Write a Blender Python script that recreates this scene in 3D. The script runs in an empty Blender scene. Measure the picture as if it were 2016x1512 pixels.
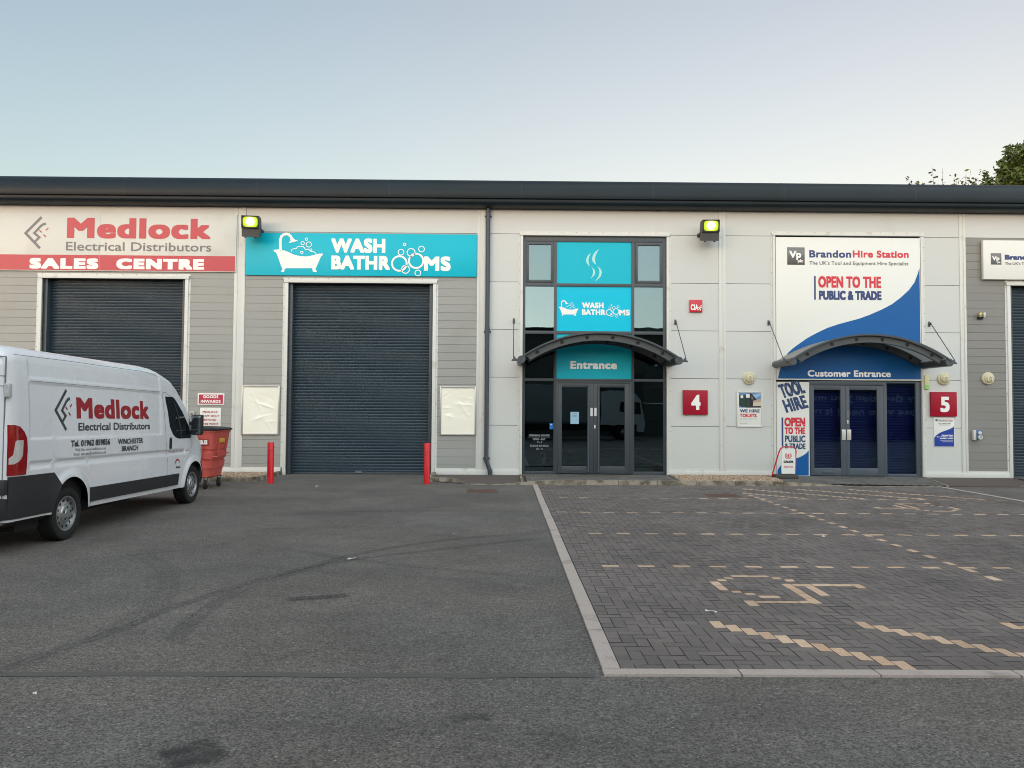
import bpy, bmesh, math, random
from mathutils import Vector, Matrix
random.seed(7)
SC = bpy.context.scene
COL = SC.collection
PI = math.pi

# ------------------------------------------------------------------ camera, sky, sun, exposure
FPX, CAM_H = 1515.0, 1.73
PITCH, ROLL, YAW = math.radians(2.04), 0.0066, 0.0088
_cp, _sp, _cy, _sy = math.cos(PITCH), math.sin(PITCH), math.cos(YAW), math.sin(YAW)
FW = Vector((_sy*_cp, _cy*_cp, _sp)); RT = Vector((_cy, -_sy, 0)); UP = Vector((-_sy*_sp, -_cy*_sp, _cp))
cam = bpy.data.cameras.new('camera')
cam.sensor_fit = 'HORIZONTAL'; cam.sensor_width = 36.0; cam.lens = FPX/2016*36.0
cam.clip_start = 0.05; cam.clip_end = 2000
camo = bpy.data.objects.new('camera', cam); COL.objects.link(camo)
_r = RT*math.cos(ROLL) + UP*math.sin(ROLL); _u = -RT*math.sin(ROLL) + UP*math.cos(ROLL)
_m = Matrix((( _r.x, _u.x, -FW.x), (_r.y, _u.y, -FW.y), (_r.z, _u.z, -FW.z))).to_4x4()
_m.translation = (0, 0, CAM_H)
camo.matrix_world = _m
SC.camera = camo

SUN_EL, SUN_ROT = math.radians(1.5), math.radians(212)      # last glow low behind the camera, to the left
W_ = bpy.data.worlds.new('World'); SC.world = W_; W_.use_nodes = True
nt = W_.node_tree; bg = nt.nodes['Background']
sky = nt.nodes.new('ShaderNodeTexSky'); sky.sky_type = 'NISHITA'; sky.sun_disc = False
sky.sun_elevation = SUN_EL; sky.sun_rotation = SUN_ROT
sky.air_density = 1.0; sky.dust_density = 1.5; sky.ozone_density = 1.6; sky.altitude = 50
hs = nt.nodes.new('ShaderNodeHueSaturation'); hs.inputs['Saturation'].default_value = 0.56
nt.links.new(sky.outputs[0], hs.inputs['Color']); tn = nt.nodes.new('ShaderNodeMix'); tn.data_type = 'RGBA'; tn.blend_type = 'MULTIPLY'; tn.inputs[0].default_value = 1      # thin evening haze: warmer towards the horizon
wc = nt.nodes.new('ShaderNodeTexCoord'); wx = nt.nodes.new('ShaderNodeSeparateXYZ'); nt.links.new(wc.outputs['Generated'], wx.inputs[0])
wr = nt.nodes.new('ShaderNodeMapRange'); wr.inputs[1].default_value = .24; wr.inputs[2].default_value = .46; nt.links.new(wx.outputs[2], wr.inputs[0])
wm = nt.nodes.new('ShaderNodeMix'); wm.data_type = 'RGBA'; wm.inputs[6].default_value = (1.28, 1.20, 1.08, 1); wm.inputs[7].default_value = (1.128, 1.11, 1.08, 1)
wa = nt.nodes.new('ShaderNodeMapRange'); wa.inputs[1].default_value = -.55; wa.inputs[2].default_value = .55; nt.links.new(wx.outputs[0], wa.inputs[0])
wp = nt.nodes.new('ShaderNodeValToRGB'); nt.links.new(wa.outputs[0], wp.inputs[0]); _e = wp.color_ramp.elements      # bluer to the left, faint pink belt to the right
_e[0].color = (.83, .915, .96, 1); _e[1].color = (.835, .745, .72, 1); _q = _e.new(.5); _q.color = (.83, .79, .78, 1)
wt = nt.nodes.new('ShaderNodeMix'); wt.data_type = 'RGBA'; wt.blend_type = 'MULTIPLY'; wt.inputs[0].default_value = 1
nt.links.new(wr.outputs[0], wm.inputs[0]); nt.links.new(wm.outputs[2], wt.inputs[6]); nt.links.new(wp.outputs[0], wt.inputs[7]); nt.links.new(wt.outputs[2], tn.inputs[7])
nt.links.new(hs.outputs[0], tn.inputs[6]); nt.links.new(tn.outputs[2], bg.inputs[0]); bg.inputs[1].default_value = 0.15
sl = bpy.data.lights.new('soft_fill', 'SUN'); sl.energy = 0.52; sl.angle = math.radians(100); sl.color = (0.90, 0.975, 1.0)   # added broad fill that lifts yard and walls, apart from the low glow
so = bpy.data.objects.new('soft_fill', sl); COL.objects.link(so)
LAMP_EL, LAMP_ROT = math.radians(40), math.radians(150)
_d = Vector((math.sin(LAMP_ROT)*math.cos(LAMP_EL), math.cos(LAMP_ROT)*math.cos(LAMP_EL), math.sin(LAMP_EL)))
so.rotation_euler = _d.to_track_quat('Z', 'Y').to_euler()
SC.view_settings.view_transform = 'Standard'; SC.view_settings.look = 'None'
SC.cycles.filter_width = 1.0; SC.view_settings.gamma = 1; SC.view_settings.exposure = 2.55

def at(u, v, y):
    """point of the vertical plane at depth y seen at photo coordinates u, v -> (x, z)"""
    a = (u-1008)/FPX; b = -(v-756)/FPX
    k = FW + RT*(a*math.cos(ROLL)-b*math.sin(ROLL)) + UP*(a*math.sin(ROLL)+b*math.cos(ROLL))
    t = y/k.y
    return k.x*t, CAM_H + k.z*t

# ------------------------------------------------------------------ helpers
D = 20.7            # face of the front wall
LOC = {}
class MB:
    def __init__(s): s.v = []; s.f = []; s.m = []; s.a = None
    def add(s, vs, fs, mi=0):
        n = len(s.v); s.v += [tuple(p) for p in vs]
        for f in fs: s.f.append([i+n for i in f]); s.m.append(mi)
    def quad(s, a, b, c, d, mi=0): s.add([a, b, c, d], [(0, 1, 2, 3)], mi)
    def box(s, x0, x1, y0, y1, z0, z1, mi=0, bev=0):
        if x0 > x1: x0, x1 = x1, x0
        if y0 > y1: y0, y1 = y1, y0
        if z0 > z1: z0, z1 = z1, z0
        if bev:
            bm = bmesh.new(); bmesh.ops.create_cube(bm, size=1)
            for w in bm.verts: w.co = Vector((x0+(w.co.x+.5)*(x1-x0), y0+(w.co.y+.5)*(y1-y0), z0+(w.co.z+.5)*(z1-z0)))
            bmesh.ops.bevel(bm, geom=bm.edges[:], offset=bev, segments=2, affect='EDGES', profile=.6)
            bm.verts.index_update()
            s.add([w.co[:] for w in bm.verts], [[w.index for w in f.verts] for f in bm.faces], mi); bm.free(); return
        s.add([(x0,y0,z0),(x1,y0,z0),(x1,y1,z0),(x0,y1,z0),(x0,y0,z1),(x1,y0,z1),(x1,y1,z1),(x0,y1,z1)],
              [(0,3,2,1),(4,5,6,7),(0,1,5,4),(1,2,6,5),(2,3,7,6),(3,0,4,7)], mi)
    def prism(s, pts, y0, y1, mi=0):          # outline in x,z extruded along y
        n = len(pts)
        ar = sum(pts[i][0]*pts[(i+1) % n][1]-pts[(i+1) % n][0]*pts[i][1] for i in range(n))
        if ar < 0: pts = pts[::-1]
        vs = [(x, y0, z) for x, z in pts]+[(x, y1, z) for x, z in pts]
        fs = [list(range(n)), list(range(2*n-1, n-1, -1))]
        fs += [(i, i+n, (i+1) % n+n, (i+1) % n) for i in range(n)]
        s.add(vs, fs, mi)
    def tube(s, path, r, n=10, mi=0, cap=True):
        P = [Vector(p) for p in path]; rings = []
        rr = r if isinstance(r, (list, tuple)) else [r]*len(P)
        up = None
        for i, p in enumerate(P):
            t = (P[min(i+1, len(P)-1)]-P[max(i-1, 0)]).normalized()
            if up is None:
                up = Vector((0, 0, 1)) if abs(t.z) < .9 else Vector((1, 0, 0))
            sx = t.cross(up).normalized(); sy = sx.cross(t).normalized(); up = sy
            rings.append([p+sx*math.cos(2*PI*k/n)*rr[i]+sy*math.sin(2*PI*k/n)*rr[i] for k in range(n)])
        vs = [q for R in rings for q in R]; fs = []
        for i in range(len(P)-1):
            for k in range(n):
                fs.append((i*n+k, i*n+(k+1) % n, (i+1)*n+(k+1) % n, (i+1)*n+k))
        if cap: fs.append(list(range(n-1, -1, -1))); fs.append([(len(P)-1)*n+k for k in range(n)])
        s.add(vs, fs, mi)
    def lathe(s, prof, c, axis='y', n=28, mi=0):   # prof: (radius, offset along axis)
        vs = []; fs = []
        for r, a in prof:
            for k in range(n):
                t = 2*PI*k/n; p = r*math.cos(t); q = r*math.sin(t)
                o = {'y': (p, a, q), 'x': (a, p, q), 'z': (p, q, a)}[axis]
                vs.append((c[0]+o[0], c[1]+o[1], c[2]+o[2]))
        for i in range(len(prof)-1):
            for k in range(n):
                fs.append((i*n+k, i*n+(k+1) % n, (i+1)*n+(k+1) % n, (i+1)*n+k))
        s.add(vs, fs, mi)
    def disc(s, c, r, axis='y', n=20, mi=0, rz=None):
        rz = rz or r; vs = []
        for k in range(n):
            t = 2*PI*k/n
            o = {'y': (r*math.cos(t), 0, rz*math.sin(t)), 'x': (0, r*math.cos(t), rz*math.sin(t)), 'z': (r*math.cos(t), rz*math.sin(t), 0)}[axis]
            vs.append((c[0]+o[0], c[1]+o[1], c[2]+o[2]))
        s.add(vs, [list(range(n))], mi)
    def build(s, name, mats, parent=None, loc=(0, 0, 0), ang=35):
        me = bpy.data.meshes.new(name)
        o0 = LOC[parent.name] if parent else Vector(loc)
        me.from_pydata([(p[0]-o0[0], p[1]-o0[1], p[2]-o0[2]) for p in s.v], [], s.f)
        mats = mats if isinstance(mats, (list, tuple)) else [mats]
        for m in mats: me.materials.append(m)
        if len(mats) > 1: me.polygons.foreach_set('material_index', s.m)
        if s.a:
            ca = me.color_attributes.new('fade', 'FLOAT_COLOR', 'POINT')
            for i, q in enumerate(s.a): ca.data[i].color = (q, q, q, 1)
        me.update()
        bm = bmesh.new(); bm.from_mesh(me); bmesh.ops.recalc_face_normals(bm, faces=bm.faces); bm.to_mesh(me); bm.free()
        if ang:
            me.polygons.foreach_set('use_smooth', [True]*len(me.polygons)); me.set_sharp_from_angle(angle=math.radians(ang))
        o = bpy.data.objects.new(name, me); COL.objects.link(o)
        if parent: o.parent = parent
        else: o.location = o0
        LOC[o.name] = Vector(o0)
        return o
def tag(o, label=None, cat=None, group=None, kind=None):
    if label: o['label'] = label
    if cat: o['category'] = cat
    if group: o['group'] = group
    if kind: o['kind'] = kind
    return o
def thing(name, label, cat, loc, group=None):
    o = bpy.data.objects.new(name, None); COL.objects.link(o); o.location = loc; o.empty_display_size = .1
    LOC[o.name] = Vector(loc)
    return tag(o, label, cat, group)
def dup(root, d, label):
    r = root.copy(); COL.objects.link(r); r.location = Vector(root.location)+Vector(d); r['label'] = label
    LOC[r.name] = LOC[root.name]+Vector(d)
    for ch in list(root.children):
        c = ch.copy(); COL.objects.link(c); c.parent = r; LOC[c.name] = LOC[r.name]
        for g in list(ch.children):
            e = g.copy(); COL.objects.link(e); e.parent = c; LOC[e.name] = LOC[r.name]
    return r

# ------------------------------------------------------------------ materials
def srgb(r, g, b):
    f = lambda c: (c/255/12.92) if c/255 <= .04045 else ((c/255+.055)/1.055)**2.4
    return (f(r), f(g), f(b))
def mat(name, col, rough=.5, metal=0, var=.1, scale=2.0, stretch=(1, 1, 1), bump=0, bscale=60, spec=.5, coat=0, dirt=None, dscale=1.5, dlo=.55, dhi=.75, island=0):
    m = bpy.data.materials.new(name); m.use_nodes = True; t = m.node_tree; N = t.nodes; L = t.links
    b = N['Principled BSDF']
    b.inputs['Roughness'].default_value = rough; b.inputs['Metallic'].default_value = metal
    b.inputs['Specular IOR Level'].default_value = spec; b.inputs['Coat Weight'].default_value = coat; b.inputs['Coat Roughness'].default_value = .05
    tc = N.new('ShaderNodeTexCoord'); mp = N.new('ShaderNodeMapping'); mp.inputs['Scale'].default_value = stretch
    L.new(tc.outputs['Object'], mp.inputs[0])
    def noise(sc, det=4):
        n = N.new('ShaderNodeTexNoise'); n.inputs['Scale'].default_value = sc; n.inputs['Detail'].default_value = det
        L.new(mp.outputs[0], n.inputs[0]); return n
    def mix(fac, a, bb):
        x = N.new('ShaderNodeMix'); x.data_type = 'RGBA'
        L.new(fac, x.inputs[0])
        for i, c in ((6, a), (7, bb)):
            if isinstance(c, tuple): x.inputs[i].default_value = (*c, 1)
            else: L.new(c, x.inputs[i])
        return x.outputs[2]
    n1 = noise(scale)
    lo = tuple(c*(1-var) for c in col); hi = tuple(min(1, c*(1+var)) for c in col)
    out = mix(n1.outputs[0], lo, hi)
    if dirt:
        n2 = noise(dscale, 6); rp = N.new('ShaderNodeMapRange'); rp.inputs[1].default_value = dlo; rp.inputs[2].default_value = dhi
        L.new(n2.outputs[0], rp.inputs[0]); out = mix(rp.outputs[0], out, dirt)
    if island:                                   # each panel its own shade
        ge = N.new('ShaderNodeNewGeometry'); mr = N.new('ShaderNodeMapRange'); mr.inputs[3].default_value = 1-island; mr.inputs[4].default_value = 1+island
        L.new(ge.outputs['Random Per Island'], mr.inputs[0]); xm = N.new('ShaderNodeMix'); xm.data_type = 'RGBA'; xm.blend_type = 'MULTIPLY'; xm.inputs[0].default_value = 1
        L.new(out, xm.inputs[6]); L.new(mr.outputs[0], xm.inputs[7]); out = xm.outputs[2]
    L.new(out, b.inputs['Base Color'])
    rr = N.new('ShaderNodeMapRange'); rr.inputs[3].default_value = max(0, rough-.06); rr.inputs[4].default_value = min(1, rough+.06)
    L.new(n1.outputs[0], rr.inputs[0]); L.new(rr.outputs[0], b.inputs['Roughness'])
    if bump:
        n3 = noise(bscale, 3); bp = N.new('ShaderNodeBump'); bp.inputs['Strength'].default_value = bump; bp.inputs['Distance'].default_value = .01
        L.new(n3.outputs[0], bp.inputs['Height']); L.new(bp.outputs[0], b.inputs['Normal'])
    return m
def glass(name, tint, refl):
    m = bpy.data.materials.new(name); m.use_nodes = True; t = m.node_tree; N = t.nodes; L = t.links
    N.remove(N['Principled BSDF'])
    tr = N.new('ShaderNodeBsdfTransparent'); tr.inputs[0].default_value = (*tint, 1)
    gl = N.new('ShaderNodeBsdfGlossy'); gl.inputs['Roughness'].default_value = 0.0; gl.inputs[0].default_value = (.68, .93, 1.0, 1)
    tc = N.new('ShaderNodeTexCoord'); n = N.new('ShaderNodeTexNoise'); n.inputs['Scale'].default_value = 1.3
    bp = N.new('ShaderNodeBump'); bp.inputs['Strength'].default_value = .05; bp.inputs['Distance'].default_value = .02
    L.new(tc.outputs['Object'], n.inputs[0]); L.new(n.outputs[0], bp.inputs['Height']); L.new(bp.outputs[0], gl.inputs['Normal'])
    fr = N.new('ShaderNodeFresnel'); fr.inputs[0].default_value = 1.45
    ad = N.new('ShaderNodeMath'); ad.operation = 'ADD'; ad.use_clamp = True; ad.inputs[1].default_value = refl
    L.new(fr.outputs[0], ad.inputs[0])
    mx = N.new('ShaderNodeMixShader'); L.new(ad.outputs[0], mx.inputs[0]); L.new(tr.outputs[0], mx.inputs[1]); L.new(gl.outputs[0], mx.inputs[2])
    L.new(mx.outputs[0], N['Material Output'].inputs[0]); return m

WHITEWALL = mat('light_cladding', srgb(197, 200, 196), .42, island=.025, var=.03, scale=.7, stretch=(1, 1, .35), bump=.06, bscale=.9, dirt=srgb(184, 185, 176), dscale=.8, dlo=.58, dhi=.85)
GREYRIB = mat('grey_cladding', srgb(149, 151, 147), .45, island=.03, var=.04, scale=.9, bump=.03, bscale=1.5, dirt=srgb(141, 141, 132), dscale=1.1, dlo=.55, dhi=.8)
DGREYRIB = mat('grey_cladding_darker', srgb(128, 127, 122), .45, island=.03, var=.04, scale=.9, bump=.03, bscale=1.5)
TRIM = mat('white_trim', srgb(206, 208, 202), .4, var=.05, scale=3, dirt=srgb(170, 165, 150), dscale=2.5, dlo=.6, dhi=.8)
BACKING = mat('joint_backing', srgb(96, 95, 88), .8)
DARKGREY = mat('dark_grey_aluminium', srgb(60, 68, 73), .4, var=.05)
FRAME2 = mat('slate_grey_aluminium', srgb(74, 83, 92), .4, var=.05)
EAVES = mat('eaves_coating', srgb(24, 35, 41), .42, var=.08, scale=1.2, spec=.22, dirt=srgb(20, 31, 33), dscale=.8, dlo=.5, dhi=.8)
SHUTTER = mat('shutter_slats', srgb(53, 69, 79), .36, var=.06, scale=2, dirt=srgb(72, 84, 90), dscale=3, dlo=.6, dhi=.8)
BLACK = mat('black_plastic', srgb(30, 31, 33), .5, var=.1)
RUBBER = mat('tyre_rubber', srgb(21, 21, 22), .8, var=.15, scale=9)
STEEL = mat('galvanised_steel', srgb(150, 152, 154), .35, .8, var=.1, scale=12)
CYAN = mat('cyan_panel', srgb(0, 180, 202), .4, spec=.25, var=.03, scale=.8, bump=.015, bscale=2)
CYAN2 = mat('cyan_vinyl', srgb(0, 190, 220), .35, spec=.2, var=.03, scale=.8, bump=.05, bscale=3)
SIGNWHITE = mat('sign_white', srgb(222, 224, 218), .38, var=.02)
FADEWHITE = mat('faded_sign_white', srgb(204, 205, 197), .4, var=.03, dirt=srgb(194, 194, 184), dscale=1.2)
FADERED = mat('faded_red', srgb(186, 64, 74), .45, var=.06, scale=2)
LETTERGREY = mat('letter_grey', srgb(112, 110, 112), .45)
LETTERWHITE = mat('letter_white', srgb(238, 237, 233), .4, var=.02)
LETTERLIFT = mat('letter_white_shade_lift', srgb(249, 250, 250), .4, var=.01)  # letter white raised in colour to offset the shade under the canopies
SIGNRED = mat('sign_red', srgb(156, 16, 42), .42, spec=.25, var=.04)
BRIGHTRED = mat('letter_red', srgb(205, 40, 58), .4)
NAVY = mat('letter_navy', srgb(42, 58, 112), .4)
BLUE = mat('sign_blue', srgb(20, 90, 154), .4, spec=.25, var=.03)
BLUE2 = mat('poster_blue', srgb(20, 58, 150), .35)
VANWHITE = mat('van_white_paint', srgb(214, 217, 221), .28, var=.02, coat=.5)
VANGREY = mat('van_letter_grey', srgb(58, 62, 67), .4)
VANRED = mat('van_letter_red', srgb(152, 10, 32), .35)
BOLLRED = mat('bollard_red', srgb(205, 16, 32), .35, var=.08, scale=5, dirt=srgb(150, 20, 28), dscale=7, dlo=.58, dhi=.75)
BINRED = mat('bin_red', srgb(194, 88, 78), .5, var=.14, scale=4, dirt=srgb(172, 70, 62), dscale=5, dlo=.5, dhi=.7)
CONC = mat('kerb_concrete', srgb(170, 158, 150), .9, var=.25, scale=60, dirt=srgb(134, 124, 114), dscale=3, bump=.4, bscale=140)
OLDCONC = mat('old_kerb_concrete', srgb(150, 142, 127), .9, var=.3, scale=25, dirt=srgb(92, 86, 72), dscale=4, dlo=.42, dhi=.62, bump=.5, bscale=70)
CREAM = mat('aged_cream_plastic', srgb(206, 200, 172), .4, var=.06, scale=8)
POSTER = mat('clear_poster_sheet', srgb(238, 237, 222), .24, var=.02)
BRASS = mat('aged_brass', srgb(176, 160, 110), .35, .5)

# ---- ground materials
def asphalt():
    m = bpy.data.materials.new('asphalt'); m.use_nodes = True; t = m.node_tree; N = t.nodes; L = t.links; b = N['Principled BSDF']
    tc = N.new('ShaderNodeTexCoord')
    def noise(sc, det=3, rough=.6):
        n = N.new('ShaderNodeTexNoise'); n.inputs['Scale'].default_value = sc; n.inputs['Detail'].default_value = det; n.inputs['Roughness'].default_value = rough
        L.new(tc.outputs['Object'], n.inputs[0]); return n.outputs[0]
    def ramp(x, a, c, lo=0, hi=1):
        r = N.new('ShaderNodeMapRange'); r.inputs[1].default_value = a; r.inputs[2].default_value = c; r.inputs[3].default_value = lo; r.inputs[4].default_value = hi
        L.new(x, r.inputs[0]); return r.outputs[0]
    def mul(a, c):
        x = N.new('ShaderNodeMath'); x.operation = 'MULTIPLY'
        for i, q in ((0, a), (1, c)):
            if isinstance(q, float): x.inputs[i].default_value = q
            else: L.new(q, x.inputs[i])
        return x.outputs[0]
    vo = N.new('ShaderNodeTexVoronoi'); vo.inputs['Scale'].default_value = 95; L.new(tc.outputs['Object'], vo.inputs[0])
    sep = N.new('ShaderNodeSeparateColor'); L.new(vo.outputs['Color'], sep.inputs[0])
    grain = ramp(sep.outputs[0], 0, 1, .52, 1.5)
    mid = mul(ramp(noise(22, 4), .3, .7, .82, 1.18), ramp(noise(55, 3, .7), .32, .68, .68, 1.32))
    big = ramp(noise(.55, 5), .35, .68, .80, 1.15)
    strk = ramp(noise(2.6, 6, .7), .4, .62, .93, 1.06)
    val = mul(mul(grain, mid), mul(big, strk))
    col = N.new('ShaderNodeMix'); col.data_type = 'RGBA'; col.inputs[0].default_value = 1; col.blend_type = 'MULTIPLY'
    warm = N.new('ShaderNodeMix'); warm.data_type = 'RGBA'; L.new(ramp(noise(.3, 2), .4, .6), warm.inputs[0])
    warm.inputs[6].default_value = (.131, .119, .105, 1); warm.inputs[7].default_value = (.122, .114, .104, 1)
    L.new(warm.outputs[2], col.inputs[6]); L.new(val, col.inputs[7])
    # pale worn stones
    pale = N.new('ShaderNodeMix'); pale.data_type = 'RGBA'; L.new(ramp(sep.outputs[1], .9965, .998), pale.inputs[0])
    L.new(col.outputs[2], pale.inputs[6]); pale.inputs[7].default_value = (.33, .31, .28, 1)
    L.new(pale.outputs[2], b.inputs['Base Color']); b.inputs['Roughness'].default_value = .88; b.inputs['Specular IOR Level'].default_value = .35
    bp = N.new('ShaderNodeBump'); bp.inputs['Strength'].default_value = .9; bp.inputs['Distance'].default_value = .006
    L.new(vo.outputs['Distance'], bp.inputs['Height']); bp.invert = True
    L.new(bp.outputs[0], b.inputs['Normal']); return m
ASPH = asphalt()
def block_mat(name, lo, hi, dusty):
    m = bpy.data.materials.new(name); m.use_nodes = True; t = m.node_tree; N = t.nodes; L = t.links; b = N['Principled BSDF']
    g = N.new('ShaderNodeNewGeometry'); cr = N.new('ShaderNodeMix'); cr.data_type = 'RGBA'
    cr.inputs[6].default_value = (*lo, 1); cr.inputs[7].default_value = (*hi, 1); L.new(g.outputs['Random Per Island'], cr.inputs[0])
    tc = N.new('ShaderNodeTexCoord')
    def noise(sc, det=4):
        n = N.new('ShaderNodeTexNoise'); n.inputs['Scale'].default_value = sc; n.inputs['Detail'].default_value = det; L.new(tc.outputs['Object'], n.inputs[0]); return n.outputs[0]
    def ramp(x, a, c, lo=0, hi=1):
        r = N.new('ShaderNodeMapRange'); r.inputs[1].default_value = a; r.inputs[2].default_value = c; r.inputs[3].default_value = lo; r.inputs[4].default_value = hi
        L.new(x, r.inputs[0]); return r.outputs[0]
    sp = N.new('ShaderNodeMix'); sp.data_type = 'RGBA'; sp.blend_type = 'MULTIPLY'; sp.inputs[0].default_value = 1
    L.new(cr.outputs[2], sp.inputs[6]); L.new(ramp(noise(130, 2), .25, .75, .72, 1.28), sp.inputs[7])
    st = N.new('ShaderNodeMix'); st.data_type = 'RGBA'; st.blend_type = 'MULTIPLY'; st.inputs[0].default_value = 1
    L.new(sp.outputs[2], st.inputs[6]); L.new(ramp(noise(.7, 5), .35, .65, .84, 1.14), st.inputs[7])
    # pale grit tracked over the far bays and the edge by the building
    sx = N.new('ShaderNodeSeparateXYZ'); L.new(tc.outputs['Object'], sx.inputs[0])
    far = ramp(sx.outputs[1], 12.0, 18.2, 0, .55)
    mm = N.new('ShaderNodeMath'); mm.operation = 'MULTIPLY'; L.new(far, mm.inputs[0]); L.new(ramp(noise(1.4, 6), .42, .62), mm.inputs[1])
    du = N.new('ShaderNodeMix'); du.data_type = 'RGBA'; L.new(mm.outputs[0], du.inputs[0]); L.new(st.outputs[2], du.inputs[6]); du.inputs[7].default_value = (*dusty, 1)
    L.new(du.outputs[2], b.inputs['Base Color']); b.inputs['Roughness'].default_value = .8; b.inputs['Specular IOR Level'].default_value = .4
    bp = N.new('ShaderNodeBump'); bp.inputs['Strength'].default_value = .35; bp.inputs['Distance'].default_value = .004
    L.new(noise(160, 2), bp.inputs['Height']); L.new(bp.outputs[0], b.inputs['Normal']); return m
BLOCK = block_mat('charcoal_block', (.116, .100, .092), (.160, .136, .124), (.17, .16, .14))
TANBLOCK = block_mat('tan_block', (.45, .30, .20), (.58, .42, .29), (.34, .30, .24))
JOINT = mat('joint_sand', (.036, .033, .031), .95, var=.3, scale=30)
PAD = block_mat('worn_grey_block', (.10, .095, .088), (.15, .14, .125), (.17, .16, .14))
BROWNTAR = mat('brown_tarmac', srgb(86, 76, 70), .9, var=.25, scale=60, bump=.4, bscale=90)
SEAL = mat('joint_sealant', srgb(82, 79, 75), .8, var=.12, scale=12, bump=.2, bscale=50)
DRAINMAT = mat('rusted_iron', srgb(92, 66, 58), .75, var=.2, scale=30, bump=.5, bscale=60)
def mark_mat():
    m = bpy.data.materials.new('tyre_rubber_smear'); m.use_nodes = True; t = m.node_tree; N = t.nodes; L = t.links; b = N['Principled BSDF']
    b.inputs['Base Color'].default_value = (.03, .03, .031, 1); b.inputs['Roughness'].default_value = .75
    at_ = N.new('ShaderNodeAttribute'); at_.attribute_name = 'fade'
    tc = N.new('ShaderNodeTexCoord'); n = N.new('ShaderNodeTexNoise'); n.inputs['Scale'].default_value = 14; n.inputs['Detail'].default_value = 6; L.new(tc.outputs['Object'], n.inputs[0])
    r = N.new('ShaderNodeMapRange'); r.inputs[1].default_value = .12; r.inputs[2].default_value = .62; L.new(n.outputs[0], r.inputs[0])
    x = N.new('ShaderNodeMath'); x.operation = 'MULTIPLY'; L.new(at_.outputs['Fac'], x.inputs[0]); L.new(r.outputs[0], x.inputs[1])
    L.new(x.outputs[0], b.inputs['Alpha']); return m
SMEAR = mark_mat()

# ------------------------------------------------------------------ lettering
_tc = {}
def glyphs(body, res=3, spacing=1.0):
    k = (body, res, spacing)
    if k in _tc: return _tc[k]
    c = bpy.data.curves.new('lettering', 'FONT'); c.body = body; c.resolution_u = res; c.space_character = spacing; c.align_x = 'LEFT'
    o = bpy.data.objects.new('lettering', c); COL.objects.link(o)
    dg = bpy.context.evaluated_depsgraph_get(); dg.update()
    me = bpy.data.meshes.new_from_object(o.evaluated_get(dg))
    V = [(v.co.x, v.co.y) for v in me.vertices]; F = [tuple(p.vertices) for p in me.polygons]
    bpy.data.objects.remove(o); bpy.data.curves.remove(c); bpy.data.meshes.remove(me)
    _tc[k] = (V, F); return V, F
CAPH = max(y for x, y in glyphs('H')[0])
def lettering(mb, body, p0, p1, mapf, bold=(0, 0), shear=0, spacing=1.0, res=3, mi=0, n=10, rot=0):
    """text filling p0 (left, baseline) to p1 (right, capital height); mapf(a, b, layer) -> xyz"""
    V, F = glyphs(body, res, spacing)
    x0 = min(v[0] for v in V); x1 = max(v[0] for v in V)
    bx, bz = bold
    H = p1[1]-p0[1]; sx = (p1[0]-p0[0]-2*bx)/(x1-x0); sz = (H-2*bz)/CAPH
    offs = [(0, 0)] if not (bx or bz) else [(bx*i/2, bz*j/2) for i in range(-2, 3) for j in range(-2, 3)]
    cr, sr = math.cos(rot), math.sin(rot)
    for l, (ox, oz) in enumerate(offs):
        vs = []
        for x, y in V:
            a = (x-x0)*sx+bx+ox; b = y*sz+bz+oz; a += shear*b
            a, b = a*cr-b*sr, a*sr+b*cr
            vs.append(mapf(p0[0]+a, p0[1]+b, l))
        mb.add(vs, F, mi)
def flat(y, off=.004):
    return lambda a, b, l: (a, y-off-l*.00006, b)
def sign_text(parent, name, body, u0, v0, u1, v1, y, m, **kw):
    """letters on the plane y, between photo points (u0,v0) baseline left and (u1,v1) cap height right"""
    mb = MB(); x0, z0 = at(u0, v0, y); x1, z1 = at(u1, v1, y); zz = at(u0, v1, y)[1]
    off = kw.pop('off', .004)
    lettering(mb, body, (x0, z0), (x1, zz), flat(y, off), **kw)
    return mb.build(name, m, parent, ang=0)
def stroke(mb, pts, w, y, t=.002, mi=0, closed=False):
    """flat ribbon of width w through x,z points, lying on plane y"""
    P = [Vector((p[0], p[1])) for p in pts]; n = len(P); L = []; R = []
    for i in range(n):
        a = P[i-1] if (i > 0 or closed) else P[i]; c = P[(i+1) % n] if (i < n-1 or closed) else P[i]
        d1 = (P[i]-a); d2 = (c-P[i])
        if d1.length == 0: d1 = d2
        if d2.length == 0: d2 = d1
        d1.normalize(); d2.normalize(); n1 = Vector((-d1.y, d1.x)); n2 = Vector((-d2.y, d2.x)); q = (n1+n2)
        q = q.normalized() if q.length > 1e-4 else n1
        s = w/2/max(.35, q.dot(n1)); L.append(P[i]+q*s); R.append(P[i]-q*s)
    vs = [(p.x, y-t, p.y) for p in L]+[(p.x, y-t, p.y) for p in R]
    fs = [(i, (i+1) % n, (i+1) % n+n, i+n) for i in range(n if closed else n-1)]
    mb.add(vs, fs, mi)
def circ(cx, cz, r, n=28): return [(cx+r*math.cos(2*PI*k/n), cz+r*math.sin(2*PI*k/n)) for k in range(n)]
def shape(mb, pts, y, t=.002, mi=0):
    mb.add([(x, y-t, z) for x, z in pts], [list(range(len(pts)))], mi)
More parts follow.
